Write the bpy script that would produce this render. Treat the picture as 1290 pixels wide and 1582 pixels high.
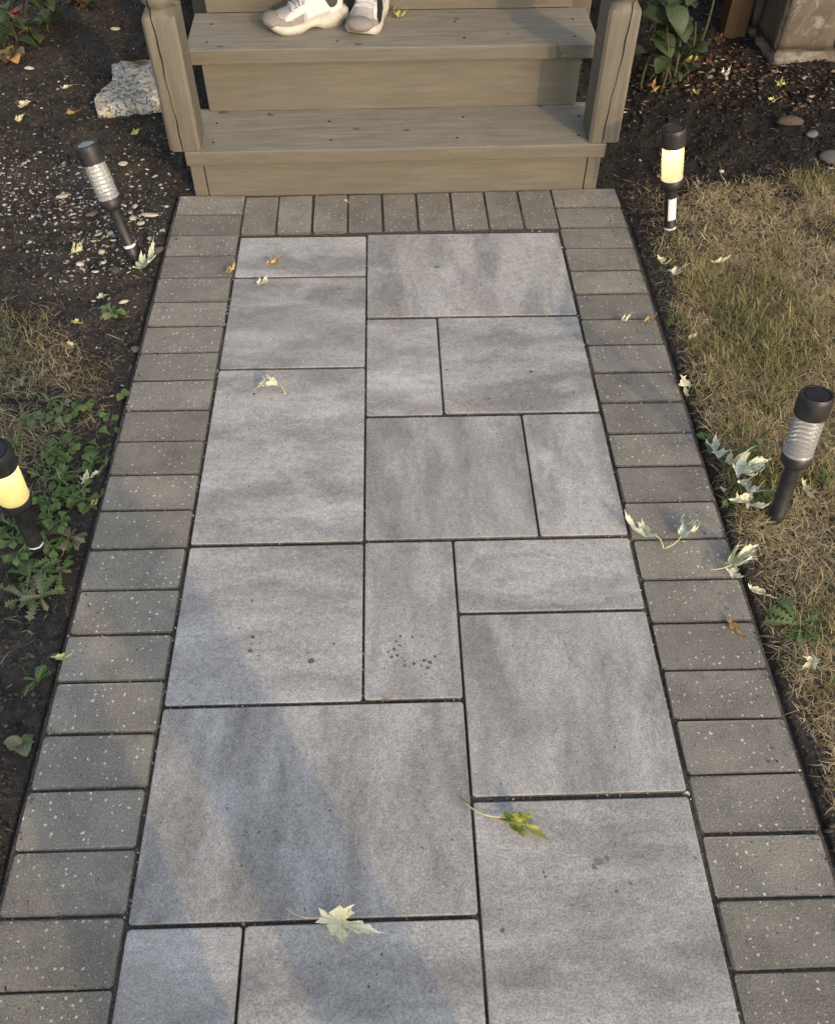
import bpy, bmesh, math, random
import numpy as np
from mathutils import Vector, Matrix, Quaternion

for o in list(bpy.data.objects): bpy.data.objects.remove(o, do_unlink=True)
SC = bpy.context.scene
COL = SC.collection
rng = np.random.default_rng(11)
random.seed(11)
R = math.radians

# ------------------------------------------------------------------ camera
F_PX, CX, CY = 1379.0, 645.0, 791.0               # photograph 1290 x 1582
CAM = np.array([-.0311, -2.4555, 1.4708])
YAW, PIT, ROL = .0392, .8804, .0103
fw = np.array([math.sin(YAW)*math.cos(PIT), math.cos(YAW)*math.cos(PIT), -math.sin(PIT)])
rt = np.array([math.cos(YAW), -math.sin(YAW), 0.])
up = np.cross(rt, fw)
rt, up = rt*math.cos(ROL)+up*math.sin(ROL), -rt*math.sin(ROL)+up*math.cos(ROL)
cd = bpy.data.cameras.new('camera'); cam = bpy.data.objects.new('camera', cd); COL.objects.link(cam)
cam.matrix_world = Matrix(((rt[0], up[0], -fw[0], CAM[0]), (rt[1], up[1], -fw[1], CAM[1]), (rt[2], up[2], -fw[2], CAM[2]), (0, 0, 0, 1)))
cd.sensor_fit = 'VERTICAL'; cd.sensor_height = 24; cd.lens = 24*F_PX/1582
cd.clip_start = .01; cd.clip_end = 2000
SC.camera = cam
SC.render.resolution_x, SC.render.resolution_y = 834, 1024

def ray(px, py): return fw+rt*(px-CX)/F_PX+up*(CY-py)/F_PX
def at(px, py, z=0.):
    d = ray(px, py); return CAM+d*(z-CAM[2])/d[2]
def aty(px, py, Y):
    d = ray(px, py); return CAM+d*(Y-CAM[1])/d[1]

# ------------------------------------------------------------------ light
SUN_AZ, SUN_EL = R(29), R(22)          # azimuth from -Y towards +X
W = bpy.data.worlds.new('World'); SC.world = W; W.use_nodes = True
nt = W.node_tree; nt.nodes.clear()
sky = nt.nodes.new('ShaderNodeTexSky'); sky.sky_type = 'NISHITA'; sky.sun_disc = False
sky.sun_elevation = SUN_EL; sky.sun_rotation = math.pi-SUN_AZ
sky.dust_density = 2.0; sky.ozone_density = 1.0
hs = nt.nodes.new('ShaderNodeHueSaturation'); hs.inputs['Saturation'].default_value = .60
bgn = nt.nodes.new('ShaderNodeBackground'); bgn.inputs[1].default_value = .085
wo = nt.nodes.new('ShaderNodeOutputWorld')
nt.links.new(sky.outputs[0], hs.inputs['Color']); nt.links.new(hs.outputs[0], bgn.inputs[0]); nt.links.new(bgn.outputs[0], wo.inputs[0])
sd = bpy.data.lights.new('sun', 'SUN'); sd.energy = .54; sd.angle = R(1.1); sd.color = (1., .66, .30)
sun = bpy.data.objects.new('sun', sd); COL.objects.link(sun)
sdir = Vector((-math.sin(SUN_AZ)*math.cos(SUN_EL), math.cos(SUN_AZ)*math.cos(SUN_EL), -math.sin(SUN_EL)))
sun.rotation_euler = sdir.to_track_quat('-Z', 'Y').to_euler(); sun.location = (2, -4, 3)
vs = SC.view_settings; vs.view_transform = 'Standard'; vs.look = 'None'; vs.gamma = 1; vs.use_curve_mapping = False
vs.exposure = 1.85

# ------------------------------------------------------------------ materials
class NT:
    def __init__(s, name):
        s.m = bpy.data.materials.new(name); s.m.use_nodes = True; s.t = s.m.node_tree; s.t.nodes.clear()
        s.out = s.n('ShaderNodeOutputMaterial')
    def n(s, typ, ins=None, **kw):
        nd = s.t.nodes.new(typ)
        for k, v in kw.items(): setattr(nd, k, v)
        for k, v in (ins or {}).items(): s.set(nd.inputs[k], v)
        return nd
    def set(s, sock, v):
        if isinstance(v, bpy.types.NodeSocket): s.t.links.new(v, sock)
        elif isinstance(v, bpy.types.Node): s.t.links.new(v.outputs[0], sock)
        else:
            if sock.type == 'RGBA' and len(v) == 3: v = (*v, 1)
            sock.default_value = v
    def math(s, op, a, b=0., c=None, clamp=False):
        nd = s.n('ShaderNodeMath', operation=op, use_clamp=clamp); s.set(nd.inputs[0], a); s.set(nd.inputs[1], b)
        if c is not None: s.set(nd.inputs[2], c)
        return nd.outputs[0]
    def mix(s, f, a, b, blend='MIX'):
        nd = s.n('ShaderNodeMix', data_type='RGBA', blend_type=blend, clamp_factor=True)
        s.set(nd.inputs[0], f); s.set(nd.inputs[6], a); s.set(nd.inputs[7], b); return nd.outputs[2]
    def ramp(s, f, lo, hi, a=0., b=1.):
        nd = s.n('ShaderNodeMapRange', clamp=True); s.set(nd.inputs[0], f)
        nd.inputs[1].default_value = lo; nd.inputs[2].default_value = hi; nd.inputs[3].default_value = a; nd.inputs[4].default_value = b
        return nd.outputs[0]
    def coord(s, scale=(1, 1, 1), rnd=True, out='Object'):
        tc = s.n('ShaderNodeTexCoord').outputs[out]
        if rnd:
            oi = s.n('ShaderNodeObjectInfo')
            mu = s.n('ShaderNodeVectorMath', operation='SCALE'); s.set(mu.inputs[0], (37., 53., 71.)); s.set(mu.inputs['Scale'], oi.outputs['Random'])
            ad = s.n('ShaderNodeVectorMath', operation='ADD'); s.set(ad.inputs[0], tc); s.set(ad.inputs[1], mu.outputs[0]); tc = ad.outputs[0]
        if scale != (1, 1, 1):
            m = s.n('ShaderNodeVectorMath', operation='MULTIPLY'); s.set(m.inputs[0], tc); s.set(m.inputs[1], scale); tc = m.outputs[0]
        return tc
    def noise(s, vec, scale, detail=3, rough=.55, dist=0.):
        return s.n('ShaderNodeTexNoise', {'Vector': vec, 'Scale': scale, 'Detail': detail, 'Roughness': rough, 'Distortion': dist}).outputs[0]
    def rand(s): return s.n('ShaderNodeObjectInfo').outputs['Random']
    def bump(s, h, strength=.3, dist=.002, normal=None):
        b = s.n('ShaderNodeBump', {'Height': h, 'Strength': strength, 'Distance': dist})
        if normal is not None: s.set(b.inputs['Normal'], normal)
        return b.outputs[0]
    def pbr(s, col, rough=.7, normal=None, **kw):
        p = s.n('ShaderNodeBsdfPrincipled'); s.set(p.inputs['Base Color'], col); s.set(p.inputs['Roughness'], rough)
        for k, v in kw.items(): s.set(p.inputs[k.replace('_', ' ')], v)
        if normal is not None: s.set(p.inputs['Normal'], normal)
        s.t.links.new(p.outputs[0], s.out.inputs[0]); return s.m
    def surf(s, sh):
        s.set(s.out.inputs[0], sh); return s.m

def specks(n, vec, scale, keep, rmin, rmax):
    dn = n.n('ShaderNodeTexNoise', {'Vector': vec, 'Scale': scale*2.6, 'Detail': 1.}); dv = n.n('ShaderNodeVectorMath', operation='MULTIPLY_ADD')
    n.set(dv.inputs[0], dn.outputs['Color']); n.set(dv.inputs[1], (.42/scale,)*3); n.set(dv.inputs[2], vec); vec = dv.outputs[0]
    v = n.n('ShaderNodeTexVoronoi', voronoi_dimensions='2D'); n.set(v.inputs['Vector'], vec); n.set(v.inputs['Scale'], scale)
    sp = n.n('ShaderNodeSeparateColor', {0: v.outputs['Color']})
    rad = n.ramp(sp.outputs[1], 0, 1, rmin, rmax)
    inside = n.math('LESS_THAN', v.outputs['Distance'], rad)
    return n.math('MULTIPLY', inside, n.math('GREATER_THAN', sp.outputs[0], 1-keep)), sp.outputs[2]

def m_brick():
    n = NT('brick_paver'); c = n.coord()
    tone = n.ramp(n.rand(), 0, 1, .82, 1.12)
    a = n.mix(n.ramp(n.noise(c, 9, 3), .35, .68), (.180, .166, .141), (.250, .232, .196))
    a = n.mix(n.ramp(n.noise(c, 22, 3), .52, .75), a, (.160, .153, .140))
    g = n.noise(c, 420, 2, .6)
    a = n.mix(1., a, n.n('ShaderNodeCombineColor', {0: n.ramp(g, .25, .75, .62, 1.42), 1: n.ramp(g, .25, .75, .62, 1.42), 2: n.ramp(g, .25, .75, .62, 1.42)}).outputs[0], 'MULTIPLY')
    s1, r1 = specks(n, c, 76, .44, .03, .19)
    s2, r2 = specks(n, n.coord((1.7, 1.2, 1)), 190, .50, .05, .30)
    a = n.mix(n.math('MULTIPLY', s2, .62), a, (.40, .37, .30))
    lt = n.mix(n.math('POWER', r1, 1.6), (.66, .63, .55), (.34, .28, .20))
    a = n.mix(n.math('MULTIPLY', s1, .88), a, lt)
    d1, _ = specks(n, n.coord((1.3, 1.1, 1)), 60, .10, .03, .13)
    a = n.mix(n.math('MULTIPLY', d1, .8), a, (.05, .045, .04))
    tn = n.n('ShaderNodeVectorMath', operation='SCALE'); n.set(tn.inputs[0], a); n.set(tn.inputs['Scale'], tone)
    h = n.math('ADD', n.noise(c, 260, 3, .65), n.math('MULTIPLY', d1, -.5))
    return n.pbr(tn.outputs[0], .88, n.bump(h, .55, .0025), Specular_IOR_Level=.25)

def m_slab():
    n = NT('slab_paver'); c = n.coord()
    cs = n.coord((1., 2.9, 1.))
    tone = n.ramp(n.rand(), 0, 1, .86, 1.09)
    st = n.noise(cs, 4.0, 3, .52, .3)
    a = n.mix(n.ramp(st, .36, .64), (.246, .236, .223), (.422, .408, .388))
    a = n.mix(n.math('MULTIPLY', n.ramp(n.noise(c, 6.5, 3), .5, .72), .55), a, (.345, .327, .302))
    a = n.mix(n.math('MULTIPLY', n.ramp(n.noise(n.coord((1, 1.5, 1)), 8, 3, .6), .54, .74), .55), a, (.49, .49, .475))
    g = n.noise(c, 300, 3, .75)
    k = n.ramp(g, .25, .75, .50, 1.52)
    a = n.mix(1., a, n.n('ShaderNodeCombineColor', {0: k, 1: k, 2: k}).outputs[0], 'MULTIPLY')
    g2 = n.noise(n.coord((1., 1.25, 1.)), 70, 4, .7); k2 = n.ramp(g2, .3, .7, .84, 1.16)
    a = n.mix(1., a, n.n('ShaderNodeCombineColor', {0: k2, 1: k2, 2: k2}).outputs[0], 'MULTIPLY')
    d1, _ = specks(n, c, 48, .09, .02, .09)
    a = n.mix(n.math('MULTIPLY', d1, .75), a, (.06, .055, .05))
    l1, _ = specks(n, n.coord((1.2, .9, 1)), 60, .05, .02, .09)
    a = n.mix(n.math('MULTIPLY', l1, .7), a, (.66, .65, .62))
    blot = n.ramp(n.noise(c, 17, 2, .5), .66, .78)
    a = n.mix(n.math('MULTIPLY', blot, .4), a, (.17, .165, .155))
    sm = n.ramp(n.noise(n.coord((.55, 3.4, 1.)), 9, 4, .7, .8), .58, .70)
    a = n.mix(n.math('MULTIPLY', sm, .20), a, (.18, .174, .168))
    tn = n.n('ShaderNodeVectorMath', operation='SCALE'); n.set(tn.inputs[0], a); n.set(tn.inputs['Scale'], tone)
    return n.pbr(tn.outputs[0], .85, n.bump(n.math('ADD', g, n.math('MULTIPLY', g2, .8)), .5, .0022), Specular_IOR_Level=.3)

def m_wood(name, c1, c2, c3, wear):
    n = NT(name); c = n.coord((.9, 9., 9.)); c0 = n.coord()
    g = n.noise(c, 7, 5, .62, .4)
    a = n.mix(n.ramp(g, .35, .68), c1, c2)
    a = n.mix(n.math('MULTIPLY', n.ramp(n.noise(n.coord((1., 3., 3.)), 5.5, 4, .65), .50, .70), wear), a, c3)
    sc = n.ramp(n.noise(n.coord((1., 2., 2.)), 16, 5, .72, .6), .57, .70)
    a = n.mix(n.math('MULTIPLY', sc, .28), a, (.085, .076, .062))
    gl_ = n.ramp(n.noise(n.coord((1., 24., 24.)), 6, 4, .7), .3, .7, .93, 1.07)
    a = n.mix(1., a, n.n('ShaderNodeCombineColor', {0: gl_, 1: gl_, 2: gl_}).outputs[0], 'MULTIPLY')
    fine = n.noise(c0, 420, 2, .6); k = n.ramp(fine, .25, .75, .84, 1.17)
    a = n.mix(1., a, n.n('ShaderNodeCombineColor', {0: k, 1: k, 2: k}).outputs[0], 'MULTIPLY')
    ln = n.noise(n.coord((1.1, 42., 42.)), 5, 3, .6)
    crack = n.ramp(ln, .70, .745)
    gate = n.ramp(n.noise(n.coord((1., 3., 3.)), 3.2, 2), .50, .62)
    a = n.mix(n.math('MULTIPLY', n.math('MULTIPLY', crack, gate), .75), a, (.075, .058, .04))
    kn, _ = specks(n, n.coord((.8, 1.25, 1.25)), 9, .16, .03, .09)
    a = n.mix(n.math('MULTIPLY', kn, .75), a, (.085, .06, .04))
    h = n.math('ADD', n.math('MULTIPLY', g, 1.), n.math('MULTIPLY', crack, -.8))
    return n.pbr(a, .68, n.bump(n.math('ADD', h, n.math('MULTIPLY', fine, .12)), .35, .003), Specular_IOR_Level=.3)

def m_soil():
    n = NT('soil'); c = n.coord(rnd=False)
    a = n.mix(n.ramp(n.noise(c, 5, 4), .35, .65), (.024, .0215, .019), (.050, .0435, .037))
    a = n.mix(n.ramp(n.noise(c, 60, 4, .7), .45, .75), a, (.080, .071, .060))
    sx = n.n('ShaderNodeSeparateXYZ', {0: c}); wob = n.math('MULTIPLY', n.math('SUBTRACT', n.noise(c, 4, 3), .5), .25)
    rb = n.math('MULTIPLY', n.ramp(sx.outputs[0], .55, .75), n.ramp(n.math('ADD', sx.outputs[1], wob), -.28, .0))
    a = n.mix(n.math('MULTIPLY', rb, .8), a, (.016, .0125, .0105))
    k = n.ramp(n.noise(c, 300, 2, .6), .25, .75, .55, 1.5)
    a = n.mix(1., a, n.n('ShaderNodeCombineColor', {0: k, 1: k, 2: k}).outputs[0], 'MULTIPLY')
    s, _ = specks(n, c, 120, .07, .04, .24)
    a = n.mix(n.math('MULTIPLY', s, .8), a, (.20, .18, .15))
    h = n.math('ADD', n.noise(c, 90, 4, .7), n.math('MULTIPLY', n.noise(c, 300, 2, .6), .4))
    return n.pbr(a, .92, n.bump(h, .9, .008), Specular_IOR_Level=.2)

def m_simple(name, col, rough=.7, var=.25, scale=40, bump=.2, bd=.001, spec=.4, rvar=.0, **kw):
    n = NT(name); c = n.coord()
    k = n.math('MULTIPLY', n.ramp(n.noise(c, scale, 3, .6), .3, .7, 1-var, 1+var), n.ramp(n.rand(), 0, 1, 1-rvar, 1+rvar))
    a = n.n('ShaderNodeVectorMath', operation='SCALE'); n.set(a.inputs[0], col); n.set(a.inputs['Scale'], k)
    return n.pbr(a.outputs[0], rough, n.bump(n.noise(c, scale*2.5, 3), bump, bd), Specular_IOR_Level=spec, **kw)

def m_attr(name, rough=.75, trans=.0):
    n = NT(name); a = n.n('ShaderNodeVertexColor', layer_name='tint').outputs[0]
    p = n.n('ShaderNodeBsdfPrincipled', {'Base Color': a, 'Roughness': rough, 'Specular IOR Level': .25})
    if not trans: return n.surf(p.outputs[0])
    t = n.n('ShaderNodeBsdfTranslucent', {0: a}); mx = n.n('ShaderNodeMixShader', {0: trans, 1: p.outputs[0], 2: t.outputs[0]})
    return n.surf(mx.outputs[0])

def m_leaf(name, c1, c2, scale=18, lo=.4, hi=.6, trans=.18, rough=.6, vein=None):
    n = NT(name); c = n.coord()
    a = n.mix(n.ramp(n.noise(c, scale, 3, .6), lo, hi), c1, c2)
    k = n.ramp(n.noise(c, scale*9, 2), .3, .7, .86, 1.14)
    a = n.mix(1., a, n.n('ShaderNodeCombineColor', {0: k, 1: k, 2: k}).outputs[0], 'MULTIPLY')
    if vein:
        sp, _ = specks(n, c, 130, .16, .05, .28); a = n.mix(n.math('MULTIPLY', sp, .7), a, (.16, .10, .05))
        a = n.mix(n.math('MULTIPLY', n.ramp(n.noise(c, scale*1.6, 4, .7), .58, .72), .55), a, vein)
    p = n.n('ShaderNodeBsdfPrincipled', {'Base Color': a, 'Roughness': rough, 'Specular IOR Level': .3, 'Normal': n.bump(n.noise(c, scale*5, 3), .5, .001)})
    t = n.n('ShaderNodeBsdfTranslucent', {0: a}); mx = n.n('ShaderNodeMixShader', {0: trans, 1: p.outputs[0], 2: t.outputs[0]})
    return n.surf(mx.outputs[0])

M = {}
M['brick'] = m_brick(); M['slab'] = m_slab(); M['soil'] = m_soil()
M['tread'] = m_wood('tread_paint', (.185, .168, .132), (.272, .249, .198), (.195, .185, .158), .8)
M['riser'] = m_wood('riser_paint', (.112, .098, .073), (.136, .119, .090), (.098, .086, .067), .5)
M['post'] = m_wood('post_paint', (.120, .106, .081), (.158, .140, .109), (.104, .095, .078), .6)
M['sidedark'] = m_simple('dark_paver_side', (.115, .106, .092), .95, .4, 150, .4, .002, .1)  # darker tone than the top, for paver sides and lower rim
M['sand'] = m_simple('joint_sand', (.085, .076, .062), .95, .6, 200, .6, .003, .1)
M['plastic'] = m_simple('black_plastic', (.019, .018, .018), .48, .5, 45, .12, .0006, .45)
M['edging'] = m_simple('edging_plastic', (.012, .012, .013), .5, .5, 25, .3, .002, .35)
M['panel'] = m_simple('solar_panel', (.020, .022, .028), .22, .2, 12, .02, .0003, .5)
M['sticker'] = m_simple('white_sticker', (.62, .62, .61), .55, .08, 60, .05, .0005, .3)
M['crack'] = m_simple('crack_dark', (.022, .016, .011), .95, .3, 60, .2, .001, .1)
M['stain'] = m_simple('dark_stain', (.115, .109, .100), .9, .4, 120, .2, .001, .2)
M['smudge'] = m_simple('brown_smudge', (.20, .175, .145), .9, .35, 160, .3, .001, .2)
M['greenstain'] = m_simple('algae_stain', (.17, .17, .11), .9, .3, 120, .2, .001, .2)
def m_lens(lit, warm=(1, .80, .36), e=1.):
    n = NT('lamp_lens_lit' if lit else 'lamp_lens_clear')
    tp = n.n('ShaderNodeBsdfTransparent', {0: (.93, .94, .93)})
    g = n.n('ShaderNodeBsdfGlossy', {0: (1, 1, 1), 1: .09}); lw = n.n('ShaderNodeFresnel', {0: 1.6})
    if lit:
        tr = n.n('ShaderNodeBsdfTranslucent', {0: (.9, .82, .6)}); em = n.n('ShaderNodeEmission', {0: warm, 1: e})
        m1 = n.n('ShaderNodeAddShader', {0: tr.outputs[0], 1: em.outputs[0]})
        m2 = n.n('ShaderNodeMixShader', {0: .38, 1: m1.outputs[0], 2: tp.outputs[0]})
    else:
        df = n.n('ShaderNodeBsdfDiffuse', {0: (.70, .71, .68)})
        m2 = n.n('ShaderNodeMixShader', {0: .32, 1: tp.outputs[0], 2: df.outputs[0]})
    mx = n.n('ShaderNodeMixShader', {0: lw.outputs[0], 1: m2.outputs[0], 2: g.outputs[0]})
    return n.surf(mx.outputs[0])
M['lens_y'] = m_lens(True, (1, .80, .26), .30); M['lens_w'] = m_lens(True, (1, .76, .40), .36); M['lens'] = m_lens(False)
def m_emit(name, col, e):
    n = NT(name); return n.surf(n.n('ShaderNodeEmission', {0: col, 1: e}).outputs[0])
M['led'] = m_emit('led_glow', (1, .78, .34), 9.)
M['core'] = m_simple('reflector_tube', (.62, .63, .60), .25, .1, 30, .1, .0005, .6)
M['stone'] = m_simple('grey_white_stone', (.36, .34, .29), .9, .55, 26, .9, .006, .2)
M['stone_rust'] = m_simple('rusty_stone', (.26, .17, .09), .9, .4, 26, .6, .004, .2)
M['peb_cream'] = m_simple('cream_pebble', (.44, .40, .31), .75, .25, 50, .3, .001, .3, .15)
M['peb_grey'] = m_simple('grey_pebble', (.155, .147, .135), .85, .5, 40, .8, .003, .3, .15)
M['peb_brown'] = m_simple('brown_pebble', (.10, .078, .06), .85, .5, 40, .8, .003, .3, .1)
M['attr'] = m_attr('tinted_litter'); M['grass'] = m_attr('tinted_blades', .7, .25)
M['lf_pale'] = m_leaf('leaf_pale', (.60, .63, .42), (.74, .75, .59), 22, vein=(.46, .46, .22))
M['lf_mint'] = m_leaf('leaf_mint', (.55, .60, .45), (.70, .73, .60), 22, vein=(.44, .46, .26))
M['lf_cream'] = m_leaf('leaf_cream', (.64, .60, .36), (.74, .71, .49), 20, vein=(.46, .40, .16))
M['lf_ivory'] = m_leaf('leaf_ivory', (.76, .70, .42), (.86, .82, .58), 20, trans=.1)
M['lf_yel'] = m_leaf('leaf_yellow', (.52, .48, .10), (.62, .58, .24), 20)
M['lf_lime'] = m_leaf('leaf_lime', (.50, .58, .14), (.58, .62, .24), 24)
M['lf_tan'] = m_leaf('leaf_tan', (.36, .20, .06), (.60, .43, .20), 30)
M['lf_brown'] = m_leaf('leaf_brown', (.075, .036, .02), (.15, .075, .04), 25)
M['lf_greenyel'] = m_leaf('leaf_green_yellow', (.14, .19, .03), (.52, .50, .14), 22, .42, .58)
M['stem'] = m_simple('leaf_stem', (.50, .44, .24), .6, .25, 60, .2, .0005, .3)
M['stem_red'] = m_simple('leaf_stem_pink', (.55, .42, .32), .6, .2, 60, .2, .0005, .3)
M['wd_green'] = m_leaf('weed_green', (.068, .128, .034), (.125, .195, .060), 40, trans=.2)
M['wd_mid'] = m_leaf('weed_mid_green', (.098, .155, .050), (.170, .225, .088), 40, trans=.2)
M['wd_pale'] = m_leaf('weed_pale', (.15, .165, .085), (.26, .25, .15), 40, trans=.2)
M['wd_red'] = m_leaf('weed_reddish', (.14, .075, .045), (.24, .18, .115), 40, trans=.2)
M['sh_green'] = m_leaf('shrub_green', (.030, .052, .020), (.060, .088, .034), 22, trans=.2, rough=.5)
M['sh_mid'] = m_leaf('shrub_mid_green', (.040, .062, .025), (.075, .098, .042), 22, trans=.2, rough=.5)
M['sh_stem'] = m_simple('shrub_stem', (.06, .055, .03), .8, .35, 60, .4, .001, .2)
M['flower'] = m_leaf('red_petal', (.14, .03, .033), (.24, .075, .07), 60, trans=.2)
M['woodpost'] = m_wood('brown_post', (.075, .040, .018), (.10, .056, .025), (.05, .028, .016), .5)
def m_block(name, c1, c2, white):
    n = NT(name); c = n.coord()
    a = n.mix(n.ramp(n.noise(c, 12, 4, .65), .35, .65), c1, c2)
    a = n.mix(n.ramp(n.noise(c, 9, 5, .7, .5), .62-white*.25, .72-white*.22), a, (.22, .20, .17))
    a = n.mix(n.ramp(n.noise(c, 40, 3), .6, .75), a, (.07, .05, .035))
    return n.pbr(a, .9, n.bump(n.noise(c, 45, 5, .7), .7, .006), Specular_IOR_Level=.2)
M['blk_brown'] = m_block('brown_block', (.080, .064, .046), (.125, .102, .076), .12)
M['blk_white'] = m_block('whitewashed_block', (.085, .070, .056), (.14, .115, .092), .50)
M['blk_dark'] = m_block('mortar', (.07, .055, .04), (.11, .09, .07), .0)
M['skin'] = m_simple('skin', (.42, .25, .18), .55, .08, 30, .05, .0005, .4)
M['sock'] = m_simple('grey_sock', (.085, .078, .078), .95, .2, 120, .5, .0008, .1)
M['trouser'] = m_simple('dark_trousers', (.018, .018, .02), .95, .2, 60, .4, .001, .1)
M['jacket'] = m_simple('navy_jacket', (.03, .035, .05), .9, .2, 60, .4, .001, .1)
M['hair'] = m_simple('brown_hair', (.05, .03, .02), .6, .3, 90, .5, .001, .4)
M['shoe_mesh'] = m_simple('shoe_mesh', (.37, .35, .325), .85, .14, 220, .5, .0006, .25)
M['shoe_grey'] = m_simple('shoe_suede', (.23, .20, .185), .95, .14, 120, .4, .0006, .15)
M['shoe_white'] = m_simple('shoe_white', (.52, .51, .48), .7, .08, 90, .2, .0004, .3)
M['sole'] = m_simple('shoe_sole', (.46, .43, .36), .6, .12, 50, .2, .0006, .3)
M['lace'] = m_simple('shoe_lace', (.52, .53, .56), .8, .08, 200, .3, .0004, .2)
M['shoe_black'] = m_simple('shoe_black', (.014, .014, .016), .6, .2, 80, .1, .0005, .3)
M['addedwall'] = m_simple('added_house_wall', (.20, .15, .115), .9, .3, 14, .4, .004, .2)

# ------------------------------------------------------------------ mesh helpers
def mesh(name, V, Fc, smooth=False, mat=None):
    me = bpy.data.meshes.new(name); me.from_pydata([tuple(map(float, v)) for v in V], [], [tuple(f) for f in Fc])
    if smooth: me.polygons.foreach_set('use_smooth', [True]*len(me.polygons))
    if mat: me.materials.append(mat)
    me.update(); return me
def tri_mesh(name, V, T, mat, tint=None, smooth=False):
    V = np.asarray(V, np.float32); T = np.asarray(T, np.int32)
    me = bpy.data.meshes.new(name)
    me.vertices.add(len(V)); me.vertices.foreach_set('co', V.ravel())
    me.loops.add(T.size); me.loops.foreach_set('vertex_index', T.ravel())
    me.polygons.add(len(T)); me.polygons.foreach_set('loop_start', np.arange(0, T.size, 3, dtype=np.int32))
    me.update(calc_edges=True)
    if tint is not None:
        a = me.color_attributes.new('tint', 'FLOAT_COLOR', 'POINT')
        a.data.foreach_set('color', np.concatenate([tint, np.ones((len(tint), 1))], 1).astype(np.float32).ravel())
    if smooth: me.polygons.foreach_set('use_smooth', [True]*len(T))
    me.materials.append(mat); return me
def ob(name, me, parent=None, loc=(0, 0, 0), rot=(0, 0, 0), label=None, cat=None, group=None, kind=None):
    o = bpy.data.objects.new(name, me); COL.objects.link(o)
    o.location = [float(x) for x in loc]; o.rotation_euler = [float(x) for x in rot]
    if parent is not None: o.parent = parent
    tag(o, label, cat, group, kind); return o
def tag(o, label=None, cat=None, group=None, kind=None):
    if label: o['label'] = label
    if cat: o['category'] = cat
    if group: o['group'] = group
    if kind: o['kind'] = kind
    return o
def box(x0, x1, y0, y1, z0, z1, c=.003, mat=None, name='box', cracks=None, jit=0.):
    bm = bmesh.new(); bmesh.ops.create_cube(bm, size=1)
    for v in bm.verts:
        v.co = Vector(((x0+x1)/2+v.co.x*(x1-x0), (y0+y1)/2+v.co.y*(y1-y0), (z0+z1)/2+v.co.z*(z1-z0)))
    if c: bmesh.ops.bevel(bm, geom=list(bm.edges), offset=c, segments=2, affect='EDGES', profile=.6)
    me = bpy.data.meshes.new(name); bm.to_mesh(me); bm.free()
    if mat: me.materials.append(mat)
    return me
def centred(x0, x1, y0, y1, z0, z1, c, mat, name, parent, oname, rot=(0, 0, 0)):
    """box whose origin is its centre, long axis on local X where asked by the caller"""
    me = box(-(x1-x0)/2, (x1-x0)/2, -(y1-y0)/2, (y1-y0)/2, -(z1-z0)/2, (z1-z0)/2, c, mat, name)
    return ob(oname, me, parent, ((x0+x1)/2, (y0+y1)/2, (z0+z1)/2), rot)
def upright(x0, x1, y0, y1, z0, z1, c, mat, parent, oname, shear=0.):
    """vertical board: grain along local X, turned upright"""
    h = z1-z0
    me = box(-h/2, h/2, -(y1-y0)/2, (y1-y0)/2, -(x1-x0)/2, (x1-x0)/2, c, mat, oname)
    return ob(oname, me, parent, ((x0+x1)/2, (y0+y1)/2, (z0+z1)/2), (0, -math.pi/2+shear, 0))
def lathe0(prof, seg=28, cap=True):
    V = []; Fc = []
    for r, z in prof:
        for i in range(seg):
            a = 2*math.pi*i/seg; V.append((r*math.cos(a), r*math.sin(a), z))
    for j in range(len(prof)-1):
        for i in range(seg):
            k = (i+1) % seg; Fc.append((j*seg+i, j*seg+k, (j+1)*seg+k, (j+1)*seg+i))
    if cap:
        Fc.append(tuple(range(seg-1, -1, -1))); Fc.append(tuple((len(prof)-1)*seg+i for i in range(seg)))
    return V, Fc
lathe = lathe0
def tube(pts, rad, seg=6):
    pts = [Vector([float(c) for c in p]) for p in pts]; V = []; Fc = []
    rad = rad if hasattr(rad, '__len__') else [rad]*len(pts)
    prev = None
    for i, p in enumerate(pts):
        t = (pts[min(i+1, len(pts)-1)]-pts[max(i-1, 0)]).normalized()
        u = t.cross(Vector((0, 0, 1)) if abs(t.z) < .9 else Vector((1, 0, 0))).normalized() if prev is None else (prev-t*prev.dot(t)).normalized()
        prev = u; w = t.cross(u)
        for k in range(seg):
            a = 2*math.pi*k/seg; V.append(p+(u*math.cos(a)+w*math.sin(a))*rad[i])
    for i in range(len(pts)-1):
        for k in range(seg):
            j = (k+1) % seg; Fc.append((i*seg+k, i*seg+j, (i+1)*seg+j, (i+1)*seg+k))
    Fc.append(tuple(range(seg-1, -1, -1))); Fc.append(tuple((len(pts)-1)*seg+k for k in range(seg)))
    return V, Fc

_h = rng.random((256, 256))
def vnoise(x, y):
    x = np.asarray(x, float); y = np.asarray(y, float)
    xi = np.floor(x).astype(int); yi = np.floor(y).astype(int); fx = x-xi; fy = y-yi
    fx = fx*fx*(3-2*fx); fy = fy*fy*(3-2*fy)
    g = lambda a, b: _h[a & 255, b & 255]
    return (g(xi, yi)*(1-fx)+g(xi+1, yi)*fx)*(1-fy)+(g(xi, yi+1)*(1-fx)+g(xi+1, yi+1)*fx)*fy
def sstep(x, a, b):
    t = np.clip((x-a)/(b-a), 0, 1); return t*t*(3-2*t)

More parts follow.
